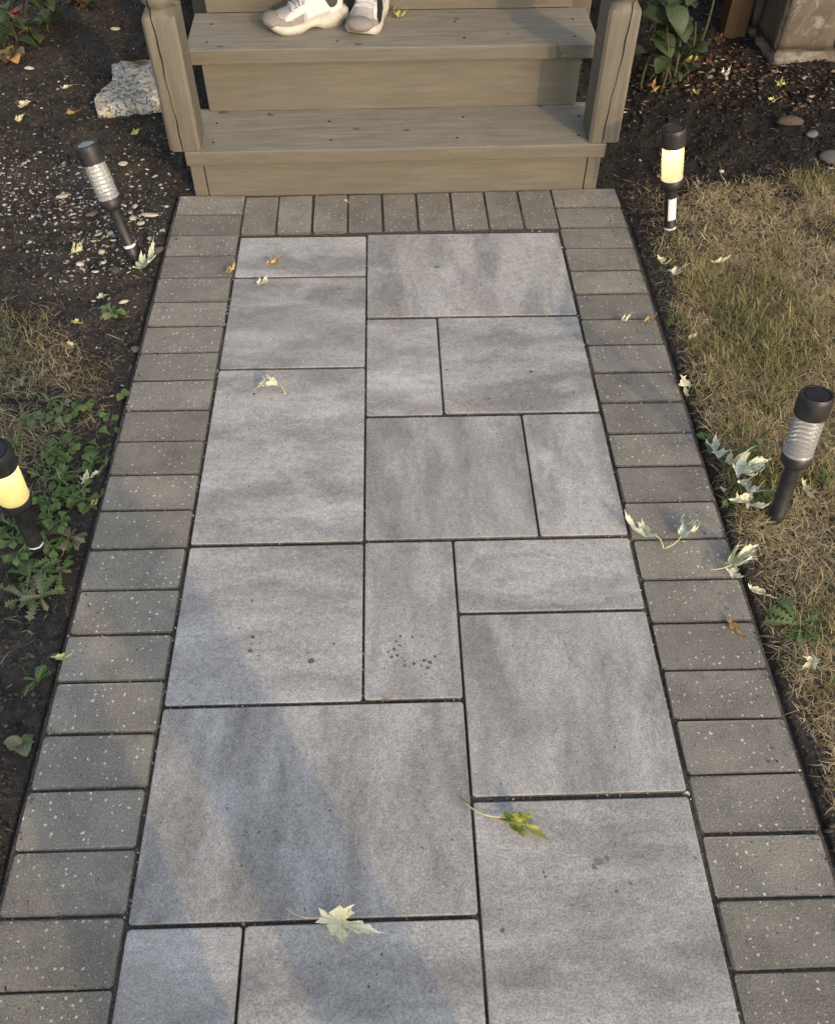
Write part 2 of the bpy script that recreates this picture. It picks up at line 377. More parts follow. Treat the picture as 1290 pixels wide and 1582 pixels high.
# ------------------------------------------------------------------ ground
P = .1025; BL = .2002; XI = 9*P/2; XO = XI+BL
PATH_END = -3.75
def ground_z(x, y):
    x = np.asarray(x, float); y = np.asarray(y, float)
    n = (vnoise(x*3+9, y*3)-.5)*.03+(vnoise(x*11, y*11+4)-.5)*.022+(vnoise(x*37, y*37)-.5)*.013+(vnoise(x*90+5, y*90)-.5)*.006
    d = np.abs(x)-XO                                   # distance from the path's side
    z = -.016+n*sstep(d, .0, .10)+.012*sstep(d, .1, .6)
    z = np.minimum(z, -.010+.6*np.maximum(d, 0))
    z = z+.03*sstep(y, .3, 1.3)*sstep(d, 0, .3)
    inside = (d < .012) & (y < .03) & (y > PATH_END)
    z = np.where(inside, -.062, z)
    far = sstep(np.hypot(x, y), 4, 12)
    return z*(1-far)-.03*far
def graded(a, b, step, far):
    core = np.arange(a, b+1e-6, step); out = []; s = step; p = b
    while p < far: s *= 1.5; p += s; out.append(p)
    lo = []; s = step; p = a
    while p > -far: s *= 1.5; p -= s; lo.append(p)
    return np.array(lo[::-1]+list(core)+out)
gx = graded(-1.9, 2.1, .012, 600); gy = graded(-2.6, 1.8, .012, 600)
X, Y = np.meshgrid(gx, gy); Z = ground_z(X, Y)
V = np.stack([X, Y, Z], -1).reshape(-1, 3); nx, ny = len(gx), len(gy)
ii = (np.arange(ny-1)[:, None]*nx+np.arange(nx-1)[None]).ravel()
T = np.concatenate([np.stack([ii, ii+1, ii+nx+1], 1), np.stack([ii, ii+nx+1, ii+nx], 1)])
ob('ground', tri_mesh('ground', V, T, M['soil'], smooth=True), kind='structure')

# ------------------------------------------------------------------ path
def ring_piece(lx, ly, c, r, th, nr, jit, mat, name):
    """paver with rounded corners, chamfered rim and a top face; nr points per corner"""
    rings = []
    for inset, z in ((.0, -th), (.0, -c), (c*.35, -c*.3), (c, 0.)):
        ring = []; hx, hy = lx/2-inset, ly/2-inset; rr = max(r-inset, .0012)
        for q, (sx, sy) in enumerate(((1, 1), (-1, 1), (-1, -1), (1, -1))):
            for k in range(nr):
                a = math.pi/2*(q+k/(nr-1)) if nr > 1 else math.pi/2*(q+.5)
                ring.append((sx*(hx-rr)+rr*math.cos(a), sy*(hy-rr)+rr*math.sin(a), z))
        rings.append(ring)
    if nr == 2: rings.pop(2)
    m = len(rings[0]); V = [p for rg in rings for p in rg]; Fc = []
    if jit: V = [(x+random.uniform(-jit, jit), y+random.uniform(-jit, jit), z+(random.uniform(-jit, jit)*.5 if i >= m else 0)) for i, (x, y, z) in enumerate(V)]
    for j in range(len(rings)-1):
        for i in range(m):
            k = (i+1) % m; Fc.append((j*m+i, j*m+k, (j+1)*m+k, (j+1)*m+i))
    Fc.append(tuple((len(rings)-1)*m+i for i in range(m)))
    me = mesh(name, V, Fc, False, mat); me.materials.append(M['sidedark'])
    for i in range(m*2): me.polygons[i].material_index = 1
    return me

pv = []; pf = []
pxs = np.linspace(-XO-.004, XO+.004, 140); pys = np.linspace(PATH_END, .02, 330)
X, Y = np.meshgrid(pxs, pys); Z = -.0052+(vnoise(X*120, Y*120)-.5)*.004+(vnoise(X*9, Y*9)-.5)*.0065
V = np.stack([X, Y, Z], -1).reshape(-1, 3); nx, ny = len(pxs), len(pys)
ii = (np.arange(ny-1)[:, None]*nx+np.arange(nx-1)[None]).ravel()
T = np.concatenate([np.stack([ii, ii+1, ii+nx+1], 1), np.stack([ii, ii+nx+1, ii+nx], 1)])
path = ob('path', tri_mesh('path', V, T, M['sand'], smooth=True), kind='structure')
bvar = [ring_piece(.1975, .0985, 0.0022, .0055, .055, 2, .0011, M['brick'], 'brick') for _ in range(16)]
def brick(x, y, rz):
    ob('brick', random.choice(bvar), path, (x+random.uniform(-.001, .001), y+random.uniform(-.0008, .0008), random.uniform(-.0016, .0012)),
       (random.uniform(-.006, .006), random.uniform(-.005, .005), rz+random.uniform(-.006, .006)+random.choice((0, math.pi))))
for k in range(36):
    yl = .008-P*k-P/2; off = .022*max(0, 1-k/11)
    brick(-XI-BL/2+.0005, yl, 0); brick(XI+BL/2-.0005, yl+off-.004, math.radians(.5)*max(0, 1-k/8))
for i in range(9):
    x = -XI+P*(i+.5); brick(x, -.0975+.019*(x+XI)/(2*XI), math.pi/2+.012)

gxl = {'a': -.4575, 'b': -.277, 'c': -.0965, 'd': .0875, 'e': .2690, 'f': .4570}
slabs = [('a', 'c', -.2125, -.403, 0), ('a', 'c', -.406, -.776, 0), ('a', 'c', -.778, -1.319, 0), ('a', 'c', -1.3235, -1.6865, 0), ('a', 'd', -1.689, -2.0585, 1),
         ('a', 'b', -2.0615, -2.43, 0), ('b', 'd', -2.0615, -2.43, 0),
         ('c', 'f', -.204, -.583, 1), ('c', 'd', -.589, -.949, 0), ('d', 'f', -.587, -.946, 0), ('c', 'e', -.9535, -1.317, 1), ('e', 'f', -.951, -1.317, 1),
         ('c', 'd', -1.3205, -1.685, 1), ('d', 'f', -1.3205, -1.501, 0), ('d', 'f', -1.5035, -1.871, 1), ('d', 'f', -1.8765, -2.43, 0),
         ('a', 'd', -2.43, -2.80, 1), ('d', 'f', -2.43, -2.80, 0), ('a', 'c', -2.80, -3.34, 0), ('c', 'f', -2.80, -3.16, 1), ('c', 'f', -3.16, -3.34, 0), ('a', 'd', -3.34, -3.70, 1), ('d', 'f', -3.34, -3.70, 0)]
slab_obs = {}
for i, (a, b, y0, y1, rotd) in enumerate(slabs):
    x0, x1 = gxl[a]+.0017, gxl[b]-.0017; y0 -= .0013; y1 += .0013
    lx, ly = x1-x0, y0-y1
    if rotd: lx, ly = ly, lx
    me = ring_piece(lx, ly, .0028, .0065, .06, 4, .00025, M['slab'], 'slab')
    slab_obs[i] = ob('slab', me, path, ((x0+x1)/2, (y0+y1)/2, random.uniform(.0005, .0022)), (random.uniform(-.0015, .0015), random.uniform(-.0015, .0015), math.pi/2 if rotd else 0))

def blob_patch(cx, cy, r, n=9, el=1., rot=0.):
    V = [(cx, cy, 0)]; 
    for i in range(n):
        a = 2*math.pi*i/n; q = r*random.uniform(.75, 1.2); x, y = q*math.cos(a), q*math.sin(a)*el
        V.append((cx+x*math.cos(rot)-y*math.sin(rot), cy+x*math.sin(rot)+y*math.cos(rot), 0))
    return V, [(0, 1+i, 1+(i+1) % n) for i in range(n)]
def stains(idx, spots, mat):
    V = []; Fc = []
    so = slab_obs[idx]
    for px, py, r in spots:
        w = at(px, py); v, f = blob_patch(w[0], w[1], r*.00085, 9, random.uniform(.6, 1), random.uniform(0, 3)); b = len(V)
        V += [(p[0], p[1], so.location.z+.0008) for p in v]; Fc += [tuple(b+i for i in q) for q in f]
    o = ob('stain', mesh('stain', V, Fc, False, mat), so)
    o.matrix_parent_inverse = (Matrix.Translation(so.location) @ so.rotation_euler.to_matrix().to_4x4()).inverted()
stains(12, [(619, 984, 3.5), (637, 985, 3), (652, 985, 2), (613, 992, 3), (618, 998, 4), (609, 1004, 4), (614, 1013, 4), (605, 1016, 4), (625, 1022, 3), (640, 1026, 4), (655, 1021, 5), (664, 1024, 5), (661, 1032, 4), (672, 1015, 3.5), (651, 1029, 3), (625, 1029, 3), (600, 1008, 2.5), (658, 1042, 2), (680, 1011, 2.5)], M['stain'])
stains(3, [(391, 985, 5), (387, 1006, 5), (516, 995, 3.5), (481, 1022, 8), (476, 1009, 3), (384, 985, 2), (389, 995, 3)], M['stain'])
stains(9, [(690, 572, 4), (757, 560, 3), (820, 575, 6), (886, 607, 4), (755, 617, 3.5), (691, 596, 2.5)], M['stain'])
stains(7, [(697, 402, 2.5), (638, 440, 3), (800, 402, 2.5), (656, 412, 2.5), (814, 407, 2.5)], M['stain'])
stains(7, [(675, 413, 10)], M['greenstain'])
stains(15, [(776, 1438, 5), (952, 1378, 3.5), (974, 1365, 3), (842, 1355, 2.5)], M['stain'])
stains(15, [(926, 1332, 9), (938, 1326, 5), (918, 1340, 5)], M['smudge'])
stains(4, [(374, 1338, 3), (510, 1253, 2.5), (652, 1310, 2.5)], M['stain'])
stains(6, [(570, 1525, 3.5), (600, 1555, 2.5), (590, 1475, 3)], M['stain'])
stains(2, [(385, 752, 3), (365, 783, 3), (507, 758, 3), (393, 610, 5), (515, 672, 2.5)], M['stain'])

# black plastic edging along both sides
def edging(sx, name, label):
    V = []; Fc = []; ys = np.linspace(PATH_END, .035, 90)
    for i, y in enumerate(ys):
        wob = (vnoise(y*2.1+sx*7, 3.)-.5)*.008+.0045; xc = sx*(XO+.004+max(wob, 0)); top = (-.0075 if sx > 0 else -.019)-(.012*float(sstep(-y, .75, 1.25)) if sx > 0 else 0)+(vnoise(y*3, 8.+sx)-.5)*.008
        for dx, z in ((-.0035, -.06), (-.0035, top), (.0035, top), (.0038, -.05), (.03, -.052), (.03, -.06)):
            V.append((xc+sx*dx, y, z))
    for i in range(len(ys)-1):
        for k in range(6):
            j = (k+1) % 6; Fc.append((i*6+k, i*6+j, (i+1)*6+j, (i+1)*6+k))
    ob(name, mesh(name, V, Fc, False, M['edging']), label=label, cat='edging')
edging(1, 'edging_strip', 'black plastic edging strip between the brick border and the lawn')
edging(-1, 'edging_strip', 'black plastic edging strip between the brick border and the bare soil bed')

# ------------------------------------------------------------------ wooden steps
ST = bpy.data.objects.new('wooden_steps', None); COL.objects.link(ST); ST.location = (0, .020, 0); ST.rotation_euler = (0, -.004, R(.8))
tag(ST, 'tan painted wooden steps with newel posts at the end of the path', 'steps')
tops = [.157, .347, .535, .722, .905]; fronts = [-.036, .178, .41, .645, .88]
for i, (zt, yf) in enumerate(zip(tops, fronts)):
    hx0, hx1 = ((-.612, .602) if i == 0 else (-.60, .59))
    dep = .262 if i < 4 else .30
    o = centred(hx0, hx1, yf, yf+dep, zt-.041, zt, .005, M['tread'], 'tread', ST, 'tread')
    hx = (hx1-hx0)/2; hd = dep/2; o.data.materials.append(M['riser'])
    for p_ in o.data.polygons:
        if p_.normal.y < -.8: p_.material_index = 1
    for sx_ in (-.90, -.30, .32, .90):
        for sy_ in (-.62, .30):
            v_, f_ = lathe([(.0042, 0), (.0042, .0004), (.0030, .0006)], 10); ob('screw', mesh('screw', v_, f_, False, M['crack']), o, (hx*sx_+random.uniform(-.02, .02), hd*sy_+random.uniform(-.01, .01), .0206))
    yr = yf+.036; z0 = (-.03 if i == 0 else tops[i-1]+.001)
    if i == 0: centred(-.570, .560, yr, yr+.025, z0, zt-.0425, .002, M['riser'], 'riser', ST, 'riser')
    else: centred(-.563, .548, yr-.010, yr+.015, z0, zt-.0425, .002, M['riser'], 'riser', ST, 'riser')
for s, x0, x1 in ((-1, -.606, -.574), (1, .564, .596)):    # stringer ends beside the first riser, then sawn stringers under the treads
    centred(x0-.02, x1+.02 if s < 0 else x1+.02, .004, .10, -.03, tops[0]-.0425, .003, M['riser'], 'stringer_end', ST, 'stringer_end') if False else None
    if s < 0: centred(-.612, -.573, .002, .11, -.03, tops[0]-.0425, .003, M['riser'], 'stringer_end', ST, 'stringer_end')
    else: centred(.563, .602, .002, .11, -.03, tops[0]-.0425, .003, M['riser'], 'stringer_end', ST, 'stringer_end')
    V = []; prof = [(.11, -.03)]
    for zt, yf in zip(tops, fronts): prof += [(yf+.062, zt-.043-(.12 if False else 0))]
    xs = (-.55, -.515) if s < 0 else (.50, .535)
    pts = [(.12, -.03)]
    for i in range(5):
        pts += [(fronts[i]+.064, tops[i]-.0435)] if i == 0 else [(fronts[i]+.052, tops[i-1]-.0435), (fronts[i]+.052, tops[i]-.0435)]
    pts += [(1.17, tops[4]-.0435), (1.17, .45), (.45, -.03)]
    n = len(pts); V = [(x, y, z) for x in xs for y, z in pts]
    Fc = [tuple(range(n-1, -1, -1)), tuple(n+i for i in range(n))]+[(i, (i+1) % n, n+(i+1) % n, n+i) for i in range(n)]
    bm = bmesh.new(); vs_ = [bm.verts.new(v) for v in V]
    for f in Fc: bm.faces.new([vs_[i] for i in f])
    bmesh.ops.recalc_face_normals(bm, faces=bm.faces); bmesh.ops.triangulate(bm, faces=[f for f in bm.faces if len(f.verts) > 4])
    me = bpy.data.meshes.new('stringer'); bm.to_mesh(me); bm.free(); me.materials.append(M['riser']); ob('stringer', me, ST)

def newel(xc, s):
    w = .0435
    # square foot with shoulders, then turned section, as stacked rings of a square that becomes round
    nseg = 32
    def ring(kind, r, z):
        out = []
        for i in range(nseg):
            a = 2*math.pi*(i+.5)/nseg; c, sn = math.cos(a), math.sin(a)
            if kind == 0:
                m = max(abs(c), abs(sn)); x, y = r*c/m, r*sn/m
                q = r-.004; ex = max(abs(x)-q, 0); ey = max(abs(y)-q, 0)
                if ex > 0 and ey > 0: x = math.copysign(q+ex*.6, x); y = math.copysign(q+ey*.6, y)
            else: x, y = r*c, r*sn
            out.append((x, y, z))
        return out
    prof = [(0, w-.002, 0), (0, w, .003), (0, w, .335), (0, w, .352), (0, w*.93, .360), (1, w*.86, .366), (1, w*.70, .372), (1, w*.74, .378), (1, w*.98, .388), (1, w*1.03, .400), (1, w*.99, .413),
            (1, w*.80, .424), (1, w*.62, .432), (1, w*.72, .45), (1, w*.86, .50), (1, w*.80, .58), (1, w*.62, .66), (1, w*.80, .67), (1, w*.80, .68), (0, w*.93, .70), (0, w, .71), (0, w, .90), (0, w*.9, .91)]
    V = []; Fc = []
    for k, r, z in prof: V += ring(k, r, z)
    # axis along local X so that the grain runs up the post
    V = [(z-.45, y, -x) for x, y, z in V]
    for j in range(len(prof)-1):
        for i in range(nseg):
            k = (i+1) % nseg; Fc.append((j*nseg+i, j*nseg+k, (j+1)*nseg+k, (j+1)*nseg+i))
    Fc.append(tuple(range(nseg-1, -1, -1))); Fc.append(tuple((len(prof)-1)*nseg+i for i in range(nseg)))
    me = mesh('newel_post', V, Fc, True, M['post'])
    try: me.set_sharp_from_angle(angle=R(38))
    except Exception: pass
    o = ob('newel_post', me, ST, (xc, .012, .158+.45), (0, -math.pi/2, 0))
    # ball cap above the frame
    v, f = lathe([(.03, 0), (.05, .004), (.05, .014), (.02, .024), (.022, .03), (.042, .05), (.047, .068), (.042, .087), (.022, .104), (.004, .11)], 24)
    c = ob('ball_cap', mesh('ball_cap', v, f, True, M['post']), o, (.46, 0, 0), (0, math.pi/2, 0))
    # drying crack that runs up the front face
    cv = []; cf = []; n = 60
    for i in range(n):
        h = i/(n-1)*.44; xx = (-.006-.010*(h/.37) if s < 0 else -.008+.026*(h/.37))+.0014*math.sin(h*31+s)+.0008*math.sin(h*83)
        ww = .0011+.0007*math.sin(h*23+1)*math.sin(h*9); ww = max(ww, .0007)*1.35
        rr = float(np.interp(h, [p_[2] for p_ in prof], [p_[1] for p_ in prof]))+.0009
        cv += [(h-.45, -rr, -xx-ww), (h-.45, -rr, -xx+ww)]
    cf = [(2*i, 2*i+1, 2*i+3, 2*i+2) for i in range(n-1)]
    ob('crack', mesh('crack', cv, cf, False, M['crack']), o)
    # square rail post fixed behind the newel
    upright(xc+s*(-.010)-.030 if s > 0 else xc-.020, xc+.020 if s > 0 else xc+.040, .060, .098, .158, 1.15, .003, M['post'], ST, 'rail_post', -s*.022 if False else 0)
newel(-.6085, -1); newel(.5935, 1)
for s, x0 in ((-1, -.632), (1, .556)):                    # sloping hand rail to the porch, out of frame
    L_ = math.hypot(1.15, .9); me = box(-L_/2, L_/2, -.035, .035, -.02, .02, .004, M['post'], 'hand_rail')
    ob('hand_rail', me, ST, (x0+.038, .10+1.15/2, 1.0+.45), (0, -math.atan2(.9, 1.15), math.pi/2))
# unseen porch deck and wall, added above the steps to block sky light
PO = bpy.data.objects.new('porch', None); COL.objects.link(PO); PO.location = (0, 1.2, 0)
tag(PO, 'unseen tan porch deck added at the head of the wooden steps for shading', 'porch')
for k in range(10): centred(-.8, .8, .0+k*.142, .138+k*.142, .865, .903, .003, M['tread'], 'plank', PO, 'plank')
for x in (-.72, .72): upright(x-.045, x+.045, .03, .12, -.04, .864, .003, M['riser'], PO, 'post')
centred(-1.58, 1.58, 1.43, 1.5, -.1, 3.6, .0, M['addedwall'], 'added_back_wall', PO, 'added_back_wall')  # unseen wall, added for bounce and occlusion

# ------------------------------------------------------------------ stone pillar and brown post at the porch side
c0 = at(1186, 108); 
PI_ = bpy.data.objects.new('stone_pillar', None); COL.objects.link(PI_); PI_.location = (float(c0[0]), float(c0[1]), -.03); PI_.rotation_euler = (0, 0, R(4))
tag(PI_, 'brown stone block pillar with whitewashed bottom course beside the soil bed', 'pillar')
def block(x0, x1, y0, y1, z0, z1, mat):
    bm = bmesh.new(); bmesh.ops.create_cube(bm, size=1)
    for v in bm.verts: v.co = Vector((v.co.x*(x1-x0), v.co.y*(y1-y0), v.co.z*(z1-z0)))
    bmesh.ops.bevel(bm, geom=list(bm.edges), offset=.010, segments=2, affect='EDGES')
    if z0 < .45:
        bmesh.ops.subdivide_edges(bm, edges=[e for e in bm.edges if e.calc_length() > .04], cuts=6, use_grid_fill=True)
    sd_ = random.uniform(0, 50)
    for v in bm.verts:
        q = v.co; k = (float(vnoise(q.x*22+sd_, q.z*22+q.y*19))-.5)*.016+(float(vnoise(q.x*60+sd_, q.z*60+q.y*50))-.5)*.008
        v.co = q+q.normalized()*k
    me = bpy.data.meshes.new('stone'); bm.to_mesh(me); bm.free(); me.materials.append(mat); me.polygons.foreach_set('use_smooth', [True]*len(me.polygons))
    ob('stone', me, PI_, ((x0+x1)/2, (y0+y1)/2, (z0+z1)/2))
centred(.02, 1.02, .02, .42, -.05, 1.75, 0, M['blk_dark'], 'core', PI_, 'core')
zc = -.05; row = 0
for h in (.135, .20, .16, .22, .18, .15, .20, .17, .18, .14):
    xs = [0, .34, .70, 1.04] if row % 2 == 0 else [0, .22, .52, .80, 1.04]
    for a, b in zip(xs[:-1], xs[1:]): block(a+.004, b-.004, 0, .20, zc+.004, zc+h-.004, M['blk_white'] if row == 0 else M['blk_brown'])
    for a, b in ((.21, .44),): 
        block(.0, .30, a, b, zc+.004, zc+h-.004, M['blk_brown'])
    zc += h; row += 1
# sloping rough footing stone against the pillar's side
bp = at(1122, 66)
WP = upright(0, .085, 0, .085, -.06, 1.25, .004, M['woodpost'], None, 'brown_post'); WP.location.x += float(bp[0])-.02; WP.location.y += float(bp[1])
tag(WP, 'brown wooden post standing in the dark bed behind the leafy shrub', 'post')

# ------------------------------------------------------------------ flat stone by the left newel
def rough_slab(px_top, th, name, label):
    pts = [at(px, py, th-.02) for px, py in px_top]
    cx = np.mean([p[0] for p in pts]); cy = np.mean([p[1] for p in pts])
    bm = bmesh.new(); lo = []; hi = []
    dense = []
    for i, p in enumerate(pts):
        q = pts[(i+1) % len(pts)]
        for k in range(5):
            t = k/5; w = p*(1-t)+q*t; dense.append((w[0]-cx+random.uniform(-.006, .006), w[1]-cy+random.uniform(-.006, .006)))
    rings = []
    for s, z in ((1.03, -.0), (1.02, th*.55), (1., th*.93), (.94, th), (.72, th*.98), (.45, th*1.02), (.2, th)):
        rings.append([bm.verts.new((x*s+random.uniform(-.003, .003), y*s+random.uniform(-.003, .003), z+random.uniform(-.0035, .002)*(z > .01))) for x, y in dense])
    n = len(dense)
    for a, b in zip(rings[:-1], rings[1:]):
        for i in range(n): bm.faces.new((a[i], a[(i+1) % n], b[(i+1) % n], b[i]))
    bm.faces.new(rings[-1]); bmesh.ops.recalc_face_normals(bm, faces=bm.faces)
    me = bpy.data.meshes.new(name); bm.to_mesh(me); bm.free(); me.materials.append(M['stone_g'])
    return ob(name, me, None, (cx, cy, -.02), (.0, 0, 0), label, 'stone')
def m_flag():
    n = NT('pitted_limestone'); c = n.coord()
    a = n.mix(n.ramp(n.noise(c, 11, 3), .35, .65), (.42, .38, .31), (.55, .53, .48))
    pit = n.ramp(n.noise(c, 55, 5, .75, 1.2), .52, .62)
    a = n.mix(n.math('MULTIPLY', pit, .85), a, (.075, .072, .065))
    a = n.mix(n.ramp(n.noise(c, 7, 2), .62, .70), a, (.20, .13, .065))
    return n.pbr(a, .92, n.bump(n.math('MULTIPLY', pit, -1.), .8, .006), Specular_IOR_Level=.2)
M['stone_g'] = m_flag()
rough_slab([(146, 150), (165, 132), (176, 120), (172, 98), (190, 92), (262, 90), (262, 146), (215, 152), (178, 160), (152, 166)], .055, 'flat_stone', 'pitted pale flat stone lying in soil against a newel post')

# ------------------------------------------------------------------ solar path lights
LEN = .31
def lamp_meshes():
    d = {}; kr = .86
    lathe = lambda prof, *a: lathe0([(r*kr, z) for r, z in prof], *a)
    d['stake'] = mesh('stake', *lathe([(.004, -.10), (.0180, -.02), (.0202, 0), (.0202, .013), (.0190, .015), (.0190, .134), (.0198, .137)], 20), True, M['plastic'])
    d['collar'] = mesh('collar', *lathe([(.0194, .133), (.0205, .1365), (.0290, .141), (.0342, .146), (.0348, .152), (.0348, .168), (.0330, .1695)], 28), True, M['plastic'])
    pr = []
    for i in range(57):
        t = i/56; z = .168+t*.097; r = .0330+.0012*math.sin(t*math.pi)+.0007*math.sin(t*math.pi*2*9)
        if t < .05: r += .0012
        pr.append((r, z))
    d['lens'] = lathe(pr, 36, False)
    d['cap'] = mesh('cap', *lathe([(.033, .262), (.0375, .2625), (.0380, .266), (.0380, .3000), (.0372, .3060), (.0345, .3100), (.0310, .3095), (.0304, .3070), (.0005, .3070)], 36, False), True, M['plastic'])
    d['panel'] = mesh('solar_panel', *lathe([(.0275, .3072), (.0275, .3084), (.0268, .3088)], 8), False, M['panel'])
    d['led'] = mesh('led', *lathe([(.003, .262), (.006, .259), (.0075, .252), (.006, .245), (.002, .242)], 12), True, M['led'])
    d['rod'] = mesh('light_tube', *lathe([(.003, .262), (.006, .259), (.0075, .252), (.006, .245), (.002, .242)], 12), True, M['core'])
    return d
LM = lamp_meshes()
for k in ('cap', 'collar', 'stake'):
    try: LM[k].set_sharp_from_angle(angle=R(50))
    except Exception: pass
def lamp(base_px, head_px, lens_mat, label, sticker=(), led=False, spin=0.):
    B = at(*base_px); B[2] = 0
    d = ray(*head_px); d = d/np.linalg.norm(d); o_ = CAM-B; bb = d@o_; disc = max(bb*bb-(o_@o_-LEN*LEN), 0)
    Hd = CAM+d*(-bb-disc**.5)-B
    q = Vector(Hd).to_track_quat('Z', 'Y')
    e = bpy.data.objects.new('path_light', None); COL.objects.link(e); e.location = [float(B[0]), float(B[1]), 0.]; e.rotation_mode = 'QUATERNION'; e.rotation_quaternion = q
    tag(e, label, 'path light', 'solar lights along the path')
    for k in ('stake', 'collar', 'cap'): ob(k, LM[k], e)
    ob('solar_panel', LM['panel'], e, rot=(0, 0, spin))
    ob('lens', mesh('lens', *LM['lens'], True, lens_mat), e)
    ob('led', LM['led' if led else 'rod'], e)
    for z0, z1, span, jag in sticker:                          # torn paper sticker wrapped on the stake
        V = []; Fc = []; n = 10
        lc = q.inverted() @ Vector(CAM-B); a_c = math.atan2(lc.y, lc.x)+(.35 if span < 2 else 0)
        for i in range(n):
            a = a_c-span/2+span*i/(n-1); r = .0168+(.0010 if z1 < .022 else 0)
            V += [(r*math.cos(a), r*math.sin(a), z0+random.uniform(-jag, jag)), (r*math.cos(a), r*math.sin(a), z1+random.uniform(-jag, jag))]
        Fc = [(2*i, 2*i+2, 2*i+3, 2*i+1) for i in range(n-1)]
        ob('sticker', mesh('sticker', V, Fc, True, M['sticker']), e)
    return e
lamp((1034, 358), (1041, 197), M['lens_w'], 'lit solar path light with white sticker on its stake', [(.045, .112, 1.5, .002), (.014, .020, 2.6, .001)], True, .3)
lamp((1200, 795), (1262, 608), M['lens'], 'unlit solar path light leaning beside a heap of pale leaves', (), False, .8)
lamp((207, 394), (133, 222), M['lens'], 'unlit solar path light leaning over chips on bare soil', [(.026, .034, 2.8, .001)], False, 1.4)
lamp((55, 840), (-12, 694), M['lens_y'], 'lit yellow solar path light standing among green weeds', [(.004, .010, 2.2, .001)], True, 2.)

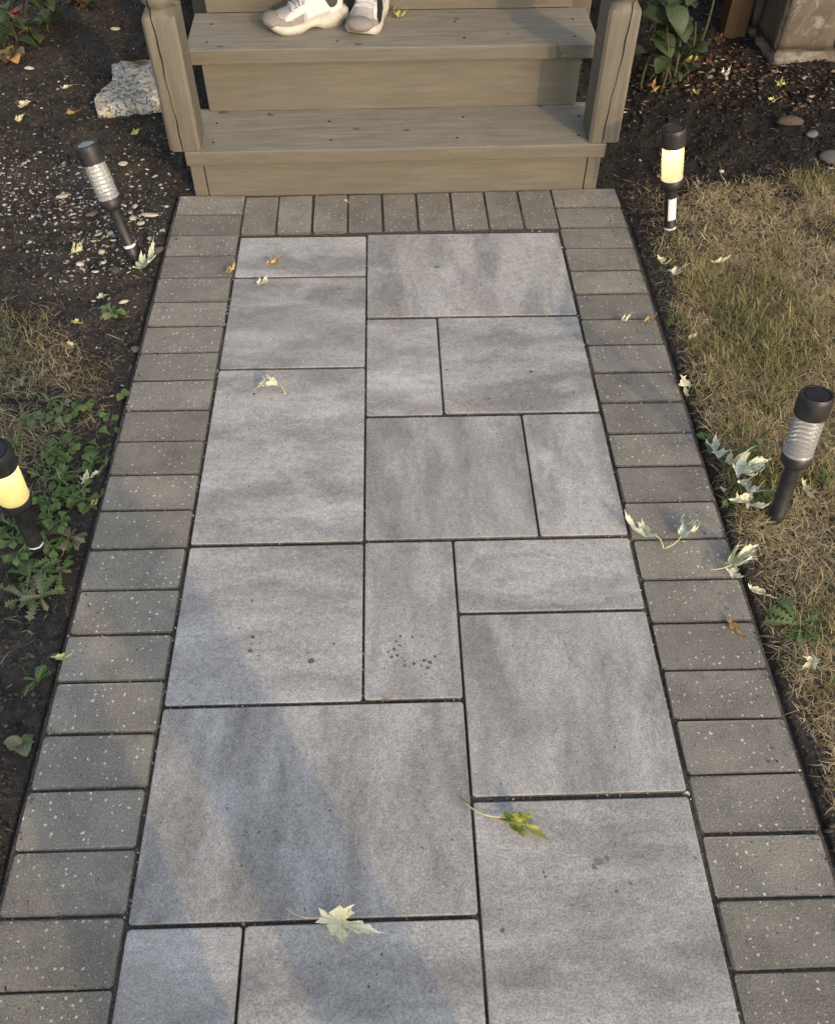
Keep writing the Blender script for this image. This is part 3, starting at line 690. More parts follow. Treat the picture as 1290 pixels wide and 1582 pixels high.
# ------------------------------------------------------------------ person on the steps: shoes first, then body
def shoe(parent, heel, toe, z, flip, black):
    heel = np.array(heel); toe = np.array(toe); L_ = np.linalg.norm(toe-heel); ang = math.atan2(*(toe-heel)[::-1])
    ts = np.array([0, .04, .12, .25, .4, .52, .64, .76, .87, .95, 1.])
    hw = np.array([.016, .027, .033, .033, .034, .039, .0435, .045, .040, .030, .016])*1.02
    hh = np.array([.060, .074, .074, .066, .064, .058, .047, .036, .030, .024, .012])
    zs = np.array([.046, .044, .040, .034, .030, .025, .022, .021, .023, .027, .031])
    ip = lambda arr, t: float(np.interp(t, ts, arr))
    def U(t, a, off=0.):
        w, h, zz = ip(hw, t)+off, ip(hh, t)+off, ip(zs, t)
        c, s = math.cos(a), math.sin(a)
        return (L_*t*.97+.003, flip*math.copysign(abs(c)**.75, c)*w, zz-.004+max(s, 0)**.85*h)
    def patch(t0, t1, a0, a1, off, nt_, na, wave=None):
        V = []; Fc = []
        for i in range(nt_+1):
            for j in range(na+1):
                t = t0+(t1-t0)*i/nt_; a_hi = a1 if wave is None else wave(t); a = a0+(a_hi-a0)*j/na
                V.append(U(t, a, off))
        for i in range(nt_):
            for j in range(na): Fc.append((i*(na+1)+j, (i+1)*(na+1)+j, (i+1)*(na+1)+j+1, i*(na+1)+j+1))
        return V, Fc
    uv_, uf_ = patch(0, 1, 0, math.pi, 0, 34, 18); uf_.append(tuple(range(34*19, 35*19))); uf_.append(tuple(range(18, -1, -1)))
    S = ob('shoe', mesh('shoe', uv_, uf_, True, M['shoe_mesh']), parent, (heel[0], heel[1], z), (0, 0, ang))
    def sub(nm, V, Fc, mat): return ob(nm, mesh(nm, V, Fc, True, mat), S)
    # sole: lofted slab with flared heel, raised arch and toe spring
    st = np.linspace(-.07, 1.035, 30); V = []; Fc = []
    for t in st:
        tt = min(max(t, 0), 1); w = ip(hw, tt)+.0065
        if t < 0: w = .030*(1-(t/-.08)**2)**.5+.006
        if t > .985: w *= .8
        top = ip(zs, tt)+(.003 if t > 0 else .001)-(max(-t, 0)*.10)
        bot = .000+(.018*max(0, (t-.78)/.22)**2)+(.010*max(0, math.sin((t-.30)/.30*math.pi)) if .30 < t < .60 else 0)+max(-t, 0)*.22
        mid = (top+bot)/2
        for y, zz in ((-.92, bot), (-1.04, mid), (-1., top), (1., top), (1.04, mid), (.92, bot)): V.append((L_*t*.97+.003, y*w, zz))
    for i in range(len(st)-1):
        for k in range(6):
            j = (k+1) % 6; Fc.append((i*6+k, i*6+j, (i+1)*6+j, (i+1)*6+k))
    Fc += [tuple(range(6)), tuple((len(st)-1)*6+k for k in range(5, -1, -1))]
    sub('sole', V, Fc, M['sole'])
    wv = lambda t: R(34)+R(10)*math.sin((t-.5)*22)+R(26)*max(0, (t-.8)/.2)
    for a_s in (1, -1):
        V, Fc = patch(.56, 1., 0, R(40), .0016, 18, 6, wv)
        if a_s < 0: V = [(x, -y, zz) for x, y, zz in V]
        sub('toe_guard', V, Fc, M['shoe_grey'])
        V, Fc = patch(.50, .80, R(30), R(62), .0022, 10, 4, lambda t: R(48)+R(16)*math.sin((t-.5)*10.5))
        if a_s < 0: V = [(x, -y, zz) for x, y, zz in V]
        sub('overlay', V, Fc, M['shoe_white'])
        V, Fc = patch(.0, .20, 0, R(62), .0018, 6, 5, lambda t: R(66)-R(30)*max(0, t-.1)*5)
        if a_s < 0: V = [(x, -y, zz) for x, y, zz in V]
        sub('heel_counter', V, Fc, M['shoe_white'])
        blk = black and a_s*flip > 0
        V, Fc = patch(.36, .76, R(4), R(62), .0036, 8, 5, lambda t: R(66)-R(30)*(t-.36)/.40) if blk else patch(.20, .52, R(10), R(72), .0026, 8, 5, lambda t: R(72)-R(10)*math.sin(t*30))
        if a_s < 0: V = [(x, -y, zz) for x, y, zz in V]
        sub('side_emblem', V, Fc, M['shoe_black'] if (black and a_s*flip > 0) else M['shoe_white'])
    V, Fc = patch(.36, .70, R(66), R(114), .0024, 10, 6); sub('tongue', V, Fc, M['shoe_white'])
    v_, f_ = lathe([(.002, -1), (.42, -.9), (.78, -.6), (.97, -.2), (1., .1), (.90, .45), (.66, .76), (.35, .94), (.002, 1.)], 18, False)
    sub('toe_cap', [(L_*.915+.031*x, .0415*y, .033+.0200*z_) for x, y, z_ in v_], f_, M['shoe_grey'])
    for i in range(6):
        t = .40+i*.055; p = []
        for k in range(7):
            a = R(58)+R(64)*k/6; q = U(t+.02*(k/6-.5)*(-1)**i, a, .0055); p.append(q)
        sub('lace', *tube(p, .0024, 6), M['lace'])
    b = U(.39, R(90), .006)
    for sgn in (-1, 1):
        p = [(b[0]+dx, b[1]+sgn*dy, b[2]+dz) for dx, dy, dz in ((0, 0, 0), (.008, .014, .010), (.02, .026, .006), (.026, .020, -.004), (.014, .010, -.001), (0, 0, 0))]
        sub('lace', *tube(p, .0021, 6), M['lace'])
        p = [(b[0]+dx, b[1]+sgn*dy, b[2]+dz) for dx, dy, dz in ((0, 0, 0), (.012, .010, .002), (.03, .018, -.006), (.045, .03, -.014))]
        sub('lace', *tube(p, .002, 6), M['lace'])
    return S
def skin_body(name, verts, edges, radii, mat, parent, root=0, lv=2):
    me = bpy.data.meshes.new(name); me.from_pydata([tuple(map(float, v)) for v in verts], edges, []); me.update()
    o = bpy.data.objects.new(name, me); COL.objects.link(o); o.parent = parent
    sk = o.modifiers.new('skin', 'SKIN'); sk.use_smooth_shade = True
    sv = me.skin_vertices[0].data
    for i, r in enumerate(radii): sv[i].radius = (r, r) if not hasattr(r, '__len__') else r
    for i in range(len(verts)): sv[i].use_root = (i == root)
    ss = o.modifiers.new('sub', 'SUBSURF'); ss.levels = ss.render_levels = lv
    dg = bpy.context.evaluated_depsgraph_get(); ev = o.evaluated_get(dg)
    m2 = bpy.data.meshes.new_from_object(ev); m2.name = name
    bpy.data.objects.remove(o, do_unlink=True)
    m2.materials.clear(); m2.materials.append(mat); m2.polygons.foreach_set('use_smooth', [True]*len(m2.polygons))
    return ob(name, m2, parent)
def head_parts(p, c, facing, hair=True):
    """head mesh children: hair shell and ears are modelled on the skin head that the body already carries"""
    c = Vector(c); f = Vector((math.sin(facing), math.cos(facing), 0)); s = Vector((f.y, -f.x, 0))
    bm = bmesh.new(); bmesh.ops.create_uvsphere(bm, u_segments=24, v_segments=16, radius=1)
    for v in bm.verts:
        q = v.co.copy(); v.co = c+Vector((0, 0, .02))+s*(q.x*.085)+f*(q.y*.098-.012)+Vector((0, 0, q.z*.105))
    for v in [v for v in bm.verts if (v.co-c).dot(f) > .055 and v.co.z < c.z+.065 or v.co.z < c.z-.055]: bm.verts.remove(v)
    me = bpy.data.meshes.new('hair'); bm.to_mesh(me); bm.free(); me.materials.append(M['hair']); ob('hair', me, p)
    for sg in (-1, 1):
        e = c+s*(sg*.076)+f*(-.005); V, Fc = tube([e+Vector((0, 0, -.03)), e+s*(sg*.012)-f*.008, e+Vector((0, 0, .03))], [.006, .011, .008], 8); ob('ear', mesh('ear', V, Fc, True, M['skin']), p)
        V, Fc = tube([c+f*.086+s*(sg*.032)+Vector((0, 0, .012)), c+f*.094+s*(sg*.032)+Vector((0, 0, .012))], [.011, .006], 8); ob('eye', mesh('eye', V, Fc, True, M['shoe_black']), p)
    V, Fc = tube([c+f*.088+Vector((0, 0, .008)), c+f*.106+Vector((0, 0, -.022)), c+f*.088+Vector((0, 0, -.028))], [.006, .013, .008], 8); ob('nose', mesh('nose', V, Fc, True, M['skin']), p)
    V, Fc = tube([c+f*.084+s*.022+Vector((0, 0, -.054)), c+f*.092+Vector((0, 0, -.053)), c+f*.084-s*.022+Vector((0, 0, -.054))], [.003, .006, .003], 6); ob('mouth', mesh('mouth', V, Fc, True, M['flower']), p)
def person(label, ank, knee, hip, chest, neck, head, shl, elb, wri, facing, trouser_r, fing):
    p = bpy.data.objects.new('person', None); COL.objects.link(p); tag(p, label, 'person')
    # whole body as one continuous skinned surface
    V = [hip, chest, neck, head]; E_ = [(0, 1), (1, 2), (2, 3)]; Rr = [.115, .12, .05, .085]
    top = np.array(head)+[0, 0, .085]; V.append(top); E_.append((3, 4)); Rr.append(.06)
    for k in range(2):
        b = len(V); sg = (-1, 1)[k]
        hp = np.array(hip)+(np.array(knee[k])-np.array(hip))*.12+[0, 0, -.02]; hp[0] = hip[0]+sg*.085
        V += [hp, knee[k], np.array(knee[k])*.55+np.array(ank[k])*.45, ank[k], np.array(ank[k])+[0, -.02, -.05]]; E_ += [(0, b), (b, b+1), (b+1, b+2), (b+2, b+3), (b+3, b+4)]; Rr += [.085, .056, .052, .034, .03]
        b = len(V); V += [shl[k], elb[k], wri[k]]; E_ += [(1, b), (b, b+1), (b+1, b+2)]; Rr += [.055, .04, .027]
        f, s, u = fing[k]                                           # palm direction, spread direction
        f, s, u = np.array(f, float), np.array(s, float), np.array(u, float); w = np.array(wri[k]); pm = len(V); V.append(w+f*.055); E_.append((b+2, pm)); Rr.append(.028)
        for q, ln in zip((-.03, -.010, .010, .03), (.060, .076, .070, .055)):
            n_ = len(V); V += [w+f*.085+s*q, w+f*(.085+ln*.55)+s*q*1.1+u*.012, w+f*(.085+ln*.8)+s*q*1.1+u*.036]; E_ += [(pm, n_), (n_, n_+1), (n_+1, n_+2)]; Rr += [.010, .0085, .0075]
        n_ = len(V); V += [w+f*.03-s*.032, w+f*.06-s*.052+u*.012]; E_ += [(pm, n_), (n_, n_+1)]; Rr += [.011, .009]
    skin_body('body', V, E_, Rr, M['skin'], p)
    # trousers and jacket around it
    V = [hip, np.array(hip)+[0, 0, .10]]; E_ = [(0, 1)]; Rr = [.15, .145]
    for k in range(2):
        sg = (-1, 1)[k]; b = len(V); hp = np.array(hip)+(np.array(knee[k])-np.array(hip))*.15; hp[0] = hip[0]+sg*.095
        V += [hp, knee[k], np.array(knee[k])*.45+np.array(ank[k])*.55, np.array(knee[k])*.12+np.array(ank[k])*.88]; E_ += [(0, b), (b, b+1), (b+1, b+2), (b+2, b+3)]; Rr += [trouser_r*1.05, trouser_r*.95, trouser_r, trouser_r*1.05]
    skin_body('trousers', V, E_, Rr, M['trouser'], p)
    V = [np.array(hip)+[0, 0, .03], np.array(hip)*.5+np.array(chest)*.5, chest, neck]; E_ = [(0, 1), (1, 2), (2, 3)]; Rr = [.165, .155, .16, .066]
    for k in range(2):
        b = len(V); V += [shl[k], elb[k], np.array(elb[k])*.12+np.array(wri[k])*.88]; E_ += [(2, b), (b, b+1), (b+1, b+2)]; Rr += [.075, .06, .046]
    skin_body('jacket', V, E_, Rr, M['jacket'], p, 1)
    head_parts(p, head, facing); return p
T2 = .347
pA = person('person in black trousers and pale running shoes resting feet on the steps', [(-.200, .372, .435), (-.062, .415, .435)], [(-.245, .44, .86), (.00, .46, .87)], (-.11, .84, .87), (-.11, .83, 1.27), (-.11, .82, 1.44), (-.11, .79, 1.56),
            [(-.29, .83, 1.36), (.07, .83, 1.36)], [(-.36, .70, 1.12), (.14, .70, 1.12)], [(-.27, .50, 1.00), (.03, .50, 1.00)], math.pi, .088,
            [((0, -.8, -.6), (1, 0, 0), (0, 0, -1)), ((0, -.8, -.6), (-1, 0, 0), (0, 0, -1))])
sA = shoe(pA, (-.158, .385), (-.378, .305), T2, 1, False)
sB = shoe(pA, (-.052, .462), (-.110, .258), T2, -1, True)
for a, k in (((-.196, .370), .0), ((-.066, .412), .0)):
    V, Fc = tube([(a[0], a[1], T2+.055), (a[0], a[1], T2+.085), (a[0]-.004, a[1]+.004, T2+.12)], [.035, .037, .036], 16); ob('sock', mesh('sock', V, Fc, True, M['sock']), pA)

# photographer who stands on the path behind the lens; the legs' shadows lie across the slabs
fwv = Vector(fw); upv = Vector(up); rtv = Vector(rt); camv = Vector(CAM)
ph = camv-fwv*.022
gripL = camv-fwv*.03-rtv*.075-upv*.10; gripR = camv-fwv*.03+rtv*.075-upv*.10
pB = person('person in wide black trousers standing on the slabs holding a phone', [(-.055, -2.80, .09), (.265, -2.76, .09)], [(-.050, -2.78, .50), (.235, -2.75, .50)], (.09, -2.86, .95), (.03, -2.92, 1.32), (-.02, -2.90, 1.50), (-.02, -2.85, 1.63),
            [(-.21, -2.92, 1.42), (.17, -2.92, 1.42)], [(-.27, -2.82, 1.16), (.23, -2.82, 1.16)], [tuple(gripL-fwv*.06), tuple(gripR-fwv*.06)], 0., .094,
            [(tuple(upv*.9+fwv*.1), tuple(-fwv), tuple(rtv)), (tuple(upv*.9+fwv*.1), tuple(-fwv), tuple(-rtv))])
shoe(pB, (-.06, -2.87), (-.07, -2.62), .004, 1, False); shoe(pB, (.265, -2.84), (.285, -2.59), .004, -1, False)
me = box(-.036, .036, -.075, .075, -.004, .004, .003, M['panel'], 'phone')
o = ob('phone', me); o.matrix_world = Matrix.Translation(ph-upv*.045) @ cam.matrix_world.to_3x3().to_4x4()
tag(o, 'dark phone held up by the person on the slabs', 'phone')

# ------------------------------------------------------------------ fallen maple leaves
HALF = [(0, 0), (.07, -.05), (.24, -.10), (.155, .06), (.26, .13), (.52, .22), (.42, .29), (.72, .48), (.42, .43), (.36, .50), (.20, .42), (.09, .38), (.12, .48), (.22, .66), (.13, .67), (.15, .80), (.065, .82), (0, 1.05)]
def leaf_outline(sub=2):
    full = HALF+[(-x, y) for x, y in HALF[-2:0:-1]]
    out = []
    for i, p in enumerate(full):
        q = full[(i+1) % len(full)]
        for k in range(sub): t = k/sub; out.append((p[0]*(1-t)+q[0]*t, p[1]*(1-t)+q[1]*t))
    return out
OUT = leaf_outline()
def leaf_mesh(size, wid, curl, bend, rip, mat, seed=0, roll=4., fold=.4):
    rs = np.random.default_rng(seed); n = len(OUT); c = np.array([0, .3]); o_ = np.array(OUT); o_ = o_+rs.normal(0, .012, o_.shape)
    P2 = [c]; 
    for s in (.28, .55, .8, 1.): P2 += list(c+(o_-c)*s)
    P2 = np.array(P2); x = P2[:, 0]*wid; y = P2[:, 1]-.0
    z = rip*(np.sin(x*7+seed)*np.cos(y*6+seed*2)*.06+rs.normal(0, .006, len(x)))-.10*rip*np.abs(x)**.8*np.where(np.abs(x) < .05, 0, .3)
    ax = np.radians([90, 16, 164, -60, 240]); cx0, cy0 = x.copy(), y-.3; az_ = np.arctan2(cy0, cx0)
    da = np.abs((az_[:, None]-ax[None]+np.pi) % (2*np.pi)-np.pi); L0 = da.argmin(1); ca, sa = np.cos(ax[L0]), np.sin(ax[L0])
    al = cx0*ca+cy0*sa; pe = -cx0*sa+cy0*ca; kk = roll*rs.uniform(.5, 1.3, 5)[L0]*np.clip(al/.35, 0, 1)+1e-4
    pe2 = np.sin(np.clip(pe*kk, -2.6, 2.6))/kk; z = z+(1-np.cos(np.clip(pe*kk, -2.6, 2.6)))/kk
    z = z+rs.uniform(-.5, .9, 5)[L0]*np.clip(al-.12, 0, None)**2*rip*.6; swing = rs.normal(0, .30, 5)[L0]*np.clip(al-.1, 0, None); pe2 = pe2+swing*np.clip(al, 0, 1)
    x = al*ca-pe2*sa; y = al*sa+pe2*ca+.3
    z = z+np.abs(x)*math.sin(fold); x = x*math.cos(fold)
    if abs(curl) > 1e-3:
        r_ = 1/curl; x2 = (r_-z)*np.sin(x/r_); z2 = r_-(r_-z)*np.cos(x/r_); x, z = x2, z2
    if abs(bend) > 1e-3:
        r_ = 1/bend; y0 = y-.4; y2 = (r_-z)*np.sin(y0/r_); z2 = r_-(r_-z)*np.cos(y0/r_); y, z = y2+.4, z2
    V = np.stack([x, y, z], 1)*size; V[:, 2] -= V[:, 2].min()
    T_ = [(0, 1+i, 1+(i+1) % n) for i in range(n)]
    for k in range(3):
        a, b = 1+k*n, 1+(k+1)*n
        for i in range(n): j = (i+1) % n; T_ += [(a+i, b+i, b+j), (a+i, b+j, a+j)]
    return V, T_
leaf_no = [0]
def surf_z(x, y):
    if y > .03 and abs(x) < .6: return .158 if y < .2 else .348
    if abs(x) < XO and y < .02: return .003
    return float(ground_z(x, y))+.004
def leaf(base, tip, mat, label, wid=1., curl=.8, bend=.3, rip=1., stem=None, tilt=0., lift=0., stem_mat='stem', group=None, on=None, roll=10., fold=None):
    leaf_no[0] += 1; k = leaf_no[0]
    zz = 0 if on is None else on
    b = at(*base, zz); t = at(*tip, zz); d = t-b; size = max(np.hypot(d[0], d[1])*.98, .008); ang = math.atan2(d[1], d[0])-math.pi/2
    V, T_ = leaf_mesh(size, wid*.88, curl*1.2, bend*1.6, rip*1.3, None, k, roll, (np.random.default_rng(k+90).uniform(.1, .6) if fold is None else fold))
    z = (surf_z(b[0]+d[0]*.5, b[1]+d[1]*.5) if on is None else on)+lift+.0012
    me = mesh('maple_leaf', V, T_, True, M[mat])
    o = ob('maple_leaf', me, None, (b[0], b[1], z), (0, tilt, ang), label, 'leaf', group)
    if stem is not None:
        s = at(*stem, zz); sl = np.array([s[0]-b[0], s[1]-b[1]]); c, sn = math.cos(-ang), math.sin(-ang)
        lx, ly = sl[0]*c-sl[1]*sn, sl[0]*sn+sl[1]*c; ln = math.hypot(lx, ly); z0 = float(V[1:, 2][np.argmin(np.hypot(V[1:, 0], V[1:, 1]))])
        pts = [(lx*q+(-ly)*.12*math.sin(q*math.pi), ly*q+lx*.12*math.sin(q*math.pi), z0*(1-q)+.0015+.004*math.sin(q*math.pi)) for q in np.linspace(0, 1, 7)]
        ob('stem', mesh('stem', *tube(pts, [.0017, .0015, .0014, .0013, .0013, .0015, .0019], 5), True, M[stem_mat]), o)
    return o
G = 'fallen maple leaves'
leaf((500, 1419), (594, 1446), 'lf_ivory', 'cream maple leaf with long pinkish stem lying flat across a slab joint', .70, 1.0, .2, .5, (443, 1404), .15, 0, 'stem_red', roll=2., fold=.45)
leaf((780, 1264), (858, 1297), 'lf_greenyel', 'rolled green and yellow leaf with thin stem at a slab corner', .80, .8, .1, .5, (712, 1236), .30, 0, 'stem', roll=.8, fold=.82)
leaf((433, 604), (393, 600), 'lf_pale', 'pale green curled leaf with stem on a tall slab', .9, 1.5, -.5, 1.2, (441, 612))
leaf((400, 447), (418, 432), 'lf_pale', 'small pale folded leaf just below a slab joint', .9, 2.2, .6, 1.2)
leaf((414, 413), (440, 404), 'lf_tan', 'small rolled tan leaf lying on the shortest slab near the steps', .7, 3., .5, 1.2)
leaf((352, 426), (369, 411), 'lf_tan', 'small orange tan leaf over the joint between brick border and slab', .7, 2.6, .7, 1.2)
leaf((1005, 838), (948, 804), 'lf_pale', 'pale curled leaf bridging the slab edge and the brick border', .62, 1.8, .5, 1.3, (1024, 850))
leaf((1050, 832), (1075, 806), 'lf_mint', 'pale spread maple leaf with stem flat on the border bricks', 1.25, .9, .4, 1.4, (1026, 850))
leaf((1100, 712), (1106, 678), 'lf_mint', 'pale spiky leaf in the heap near the lawn lamp', .9, 1.2, .7, 1.6, None, .2, .012)
leaf((1127, 738), (1185, 716), 'lf_mint', 'broad bluish pale leaf in the middle of the leaf heap', 1.0, .9, .3, 1.4, None, .3, .018)
leaf((1135, 752), (1183, 757), 'lf_mint', 'narrow bluish pale leaf under the broad leaf of the heap', .7, 1.6, .5, 1.4, None, -.2, .008)
leaf((1120, 722), (1150, 706), 'lf_cream', 'yellowish pale leaf between the spiky and the broad leaf of the heap', .8, 1.2, .5, 1.4, None, .2, .014)
leaf((1140, 742), (1172, 728), 'lf_pale', 'curled cream green leaf on top of the broad leaf', .8, 1.6, .7, 1.5, None, .3, .030)
leaf((1150, 762), (1192, 772), 'lf_mint', 'thin forked pale leaf pointing at the lamp stake', .6, 1.8, .5, 1.4, None, -.2, .012)
leaf((1128, 862), (1160, 872), 'lf_pale', 'pale folded leaf half under the large pale leaf', .7, 1.6, .5, 1.4, None, .2, .006)
leaf((1132, 772), (1190, 795), 'lf_pale', 'long lobed pale leaf lying against the foot of the lamp', .85, 1.5, .4, 1.4, None, .1, .006)
leaf((1114, 750), (1128, 762), 'lf_cream', 'tiny cream leaf beside the leaf heap and the edging', .7, 1.5, .4, 1.)
leaf((1122, 880), (1165, 842), 'lf_pale', 'large pale leaf at the corner of the brick border over dry grass', .95, 1.0, .4, 1.5, (1092, 882), .2, .010)
leaf((1118, 886), (1150, 905), 'lf_pale', 'pale leaf scrap on the edging beneath the large pale leaf', .7, 1.4, .4, 1.2, None, 0, .006)
leaf((1155, 905), (1210, 934), 'lf_cream', 'long rolled cream leaf strip on dry grass beside the border', .36, 3., .3, .8, None, 0, .008)
leaf((1125, 962), (1150, 994), 'lf_tan', 'rolled cream and tan leaf on a border brick', .5, 3., .5, 1.2)
leaf((1260, 1022), (1232, 1036), 'lf_cream', 'small cream leaf on the grass below a dandelion', .8, 1.5, .6, 1.2, None, 0, .006)
leaf((1053, 586), (1064, 618), 'lf_cream', 'cream leaf strip lying along the black edging', .5, 1.6, .5, 1.1, None, 0, .008)
leaf((1014, 400), (1036, 416), 'lf_cream', 'cream crescent shaped leaf on soil near the lawn corner', .6, 1.6, 1.0, 1.1)
leaf((1100, 410), (1132, 400), 'lf_cream', 'thin cream leaf lying on straw coloured grass', .35, 2.4, .3, 1., None, 0, .014)
leaf((1034, 426), (1062, 412), 'lf_pale', 'thin pale green leaf on soil beside the cream crescent leaf', .4, 2.2, .3, 1.)
leaf((994, 502), (1014, 490), 'lf_tan', 'small tan leaf at the outer edge of a border brick', .6, 2.4, .6, 1.2)
leaf((1028, 532), (1034, 515), 'lf_cream', 'small cream leaf stuck against the black edging', .8, 1.8, .6, 1.2, None, 0, .006)
leaf((1062, 528), (1078, 521), 'lf_pale', 'tiny pale leaf next to a green tuft on the lawn side', .7, 1.6, .4, 1., None, 0, .008)
leaf((958, 502), (976, 492), 'lf_pale', 'tiny green white leaf on a border brick', .7, 1.6, .4, 1.)
leaf((1234, 752), (1250, 786), 'lf_cream', 'curled cream leaf behind the foot of the unlit lawn lamp', .45, 2.4, .5, 1.2, None, 0, .014)
leaf((84, 1018), (122, 1018), 'lf_lime', 'bright lime yellow leaf on the brick border edge', .34, .5, .2, .5, roll=.5)
leaf((90, 966), (126, 928), 'lf_pale', 'pale rolled leaf leaning on the black edging beside the soil bed', .45, 2.2, .4, 1.1, None, 0, .006)
leaf((112, 906), (130, 880), 'lf_mint', 'bluish pale leaf beside the reddish dandelion', .6, 1.6, .5, 1.2, None, 0, .006)
leaf((126, 742), (158, 722), 'lf_pale', 'pale forked leaf on soil between weeds and soil side border', .8, 1.4, .5, 1.2, None, 0, .004)
leaf((140, 780), (156, 768), 'lf_tan', 'tan curled leaf scrap on soil beside the soil side border', .8, 2.4, .7, 1.2, None, 0, .004)
leaf((214, 420), (254, 380), 'lf_pale', 'pale striped folded leaf at the foot of the unlit soil bed lamp', .42, 2.4, .2, 1.2, None, 0, .006)
leaf((113, 392), (130, 368), 'lf_cream', 'cream folded leaf on pebbly soil in front of the soil bed lamp', .8, 2.6, .5, 1.2, None, 0, .004)
leaf((148, 452), (170, 448), 'lf_mint', 'flat pale leaf scrap on soil above a small weed', .7, .8, .3, 1., None, 0, .004)
leaf((112, 495), (131, 499), 'lf_yel', 'small yellow leaf on bare soil beside the dry grass patch', .7, 1.4, .4, 1., None, 0, .004)
leaf((105, 525), (116, 537), 'lf_cream', 'tiny cream leaf on bare soil beside the dry grass patch', .6, 1.4, .4, 1., None, 0, .004)
leaf((46, 163), (27, 174), 'lf_cream', 'pale yellow forked leaf on soil below the flowering plant', .9, 1.3, .5, 1.2, None, 0, .004)
leaf((28, 195), (43, 184), 'lf_cream', 'round cream leaf on soil beside the forked leaf', 1., 1.8, .6, 1.2, None, 0, .004)
leaf((204, 210), (220, 200), 'lf_yel', 'yellow crumpled leaf on soil next to a newel post', 1., 2., .6, 1.2, None, 0, .004)
leaf((98, 143), (122, 138), 'lf_mint', 'pale narrow leaf on soil beside the flat stone', .4, 2., .4, 1., None, 0, .004)
leaf((105, 182), (126, 172), 'lf_tan', 'tan and white curled leaf on soil below the flat stone', .7, 2., .7, 1.2, None, 0, .004)
leaf((612, 30), (634, 22), 'lf_greenyel', 'olive yellow curled leaf on the upper step beside the shoes', .8, 1.6, .6, 1.2, (618, 8), 0, 0, 'stem', None, .348)
leaf((532, 312), (541, 317), 'lf_cream', 'tiny cream leaf scrap on the brick course below the steps', .8, 1.6, .4, 1.)
leaf((588, 1082), (606, 1081), 'lf_tan', 'orange leaf sliver wedged in a slab joint', .3, 1., .2, .6)
leaf((1058, 116), (1079, 100), 'lf_yel', 'bright yellow leaf by the brown heap under the leafy shrub', .45, 1., .4, 1., None, 0, .03)
leaf((1182, 163), (1204, 164), 'lf_lime', 'thin yellow green leaf on dark soil below the pillar', .4, 1., .3, .8, None, 0, .006)
leaf((1200, 140), (1208, 130), 'lf_yel', 'small yellow leaf on litter below the pillar', .8, 1.8, .5, 1.2, None, 0, .006)
leaf((1002, 160), (1009, 138), 'lf_tan', 'upright tan dead leaf beside the newel post with the lit lamp', .3, 1.2, .3, 1., None, .4, .03)
leaf((1070, 168), (1068, 152), 'lf_yel', 'yellow leaf hanging low at the foot of the leafy shrub', .4, 1.2, .3, 1., None, .2, .03)
leaf((1110, 133), (1126, 124), 'lf_mint', 'pale bluish leaf on litter below the brown leaf heap', .8, 1.4, .5, 1.2, None, 0, .012)
for i, (x, y) in enumerate([(1075, 112), (1085, 96), (1096, 108), (1090, 122), (1108, 112), (1072, 92), (1104, 96), (1115, 122)]):
    a = random.uniform(0, 6.28); leaf((x-8*math.cos(a), y-6*math.sin(a)), (x+12*math.cos(a), y+9*math.sin(a)), 'lf_brown', 'dried brown leaf in the curled heap under the leafy shrub', .6, 1.8, .8, 1.6, None, random.uniform(-.5, .5), .012+.006*i, group='brown leaves heaped under the shrub')

# ------------------------------------------------------------------ weeds, shrubs
def leaf_blade(L_, w, kind, mat, nseg=6):
    """ovate / lobed / narrow leaf along +Y, arching"""
    V = []; Fc = []; n = nseg if kind != 'lobed' else 13
    for i in range(n+1):
        t = i/n
        if kind == 'ovate': ww = w*math.sin(math.pi*min(t*.93+.05, 1))**.75
        elif kind == 'spoon': ww = w*(.18+.82*sstep(t, .35, .72))*(1 if t < .8 else math.sqrt(max(1-((t-.8)/.2)**2, 0)))
        elif kind == 'lobed': ww = w*(.25+.75*t)*(1.25 if i % 2 else .42)*(1-sstep(t, .86, 1.02))
        else: ww = w*(1-t**2.2)
        z = L_*(.42*t-.52*t*t); y = L_*(t-.12*t*t)
        V += [(-ww, y, z+ww*.35), (0, y, z-.0006), (ww, y, z+ww*.35)]
    for i in range(n):
        a = i*3; Fc += [(a, a+1, a+4, a+3), (a+1, a+2, a+5, a+4)]
    return mesh('leaf', V, Fc, True, M[mat])
BLADES = {}
def blade(kind, mat, v):
    k = (kind, mat, v)
    if k not in BLADES:
        wid = {'ovate': .34, 'spoon': .24, 'lobed': .16, 'narrow': .06}[kind]*(.85+.3*v)
        BLADES[k] = leaf_blade(1., wid, kind, mat)
    return BLADES[k]
def weed(px, py, rad, n, kind, mats, label, name='weed', up_=.35, spread=.4, group=None):
    """several rosettes; rad in metres is the spread of the plant"""
    B = at(px, py); B[0] = math.copysign(max(abs(B[0]), XO+.012+.5*rad), B[0]); e = bpy.data.objects.new(name, None); COL.objects.link(e); z = surf_z(B[0], B[1])-.004
    e.location = (float(B[0]), float(B[1]), z); tag(e, label, 'weed', group)
    ncent = max(1, int(n/9)); cents = [(random.gauss(0, rad*spread), random.gauss(0, rad*spread)) for _ in range(ncent)]
    for i in range(n):
        c = cents[i % ncent]; a = random.uniform(0, 2*math.pi); L_ = rad*random.uniform(.26, .56) if ncent > 1 else rad*random.uniform(.65, 1.1)
        if min(abs(B[0]+c[0]), abs(B[0]+c[0]-math.sin(a)*L_*.9)) < XO-.004: continue
        o = ob('leaf', blade(kind, random.choice(mats), random.randint(0, 2)/2), e, (c[0], c[1], random.uniform(0, .012)), (random.uniform(-.1, up_), random.uniform(-.25, .25), a)); o.scale = (L_, L_, L_)
    return e
weed(135, 650, .085, 80, 'spoon', ['wd_green', 'wd_mid'], 'bright green broadleaf weed patch beside the soil side border', spread=.62)
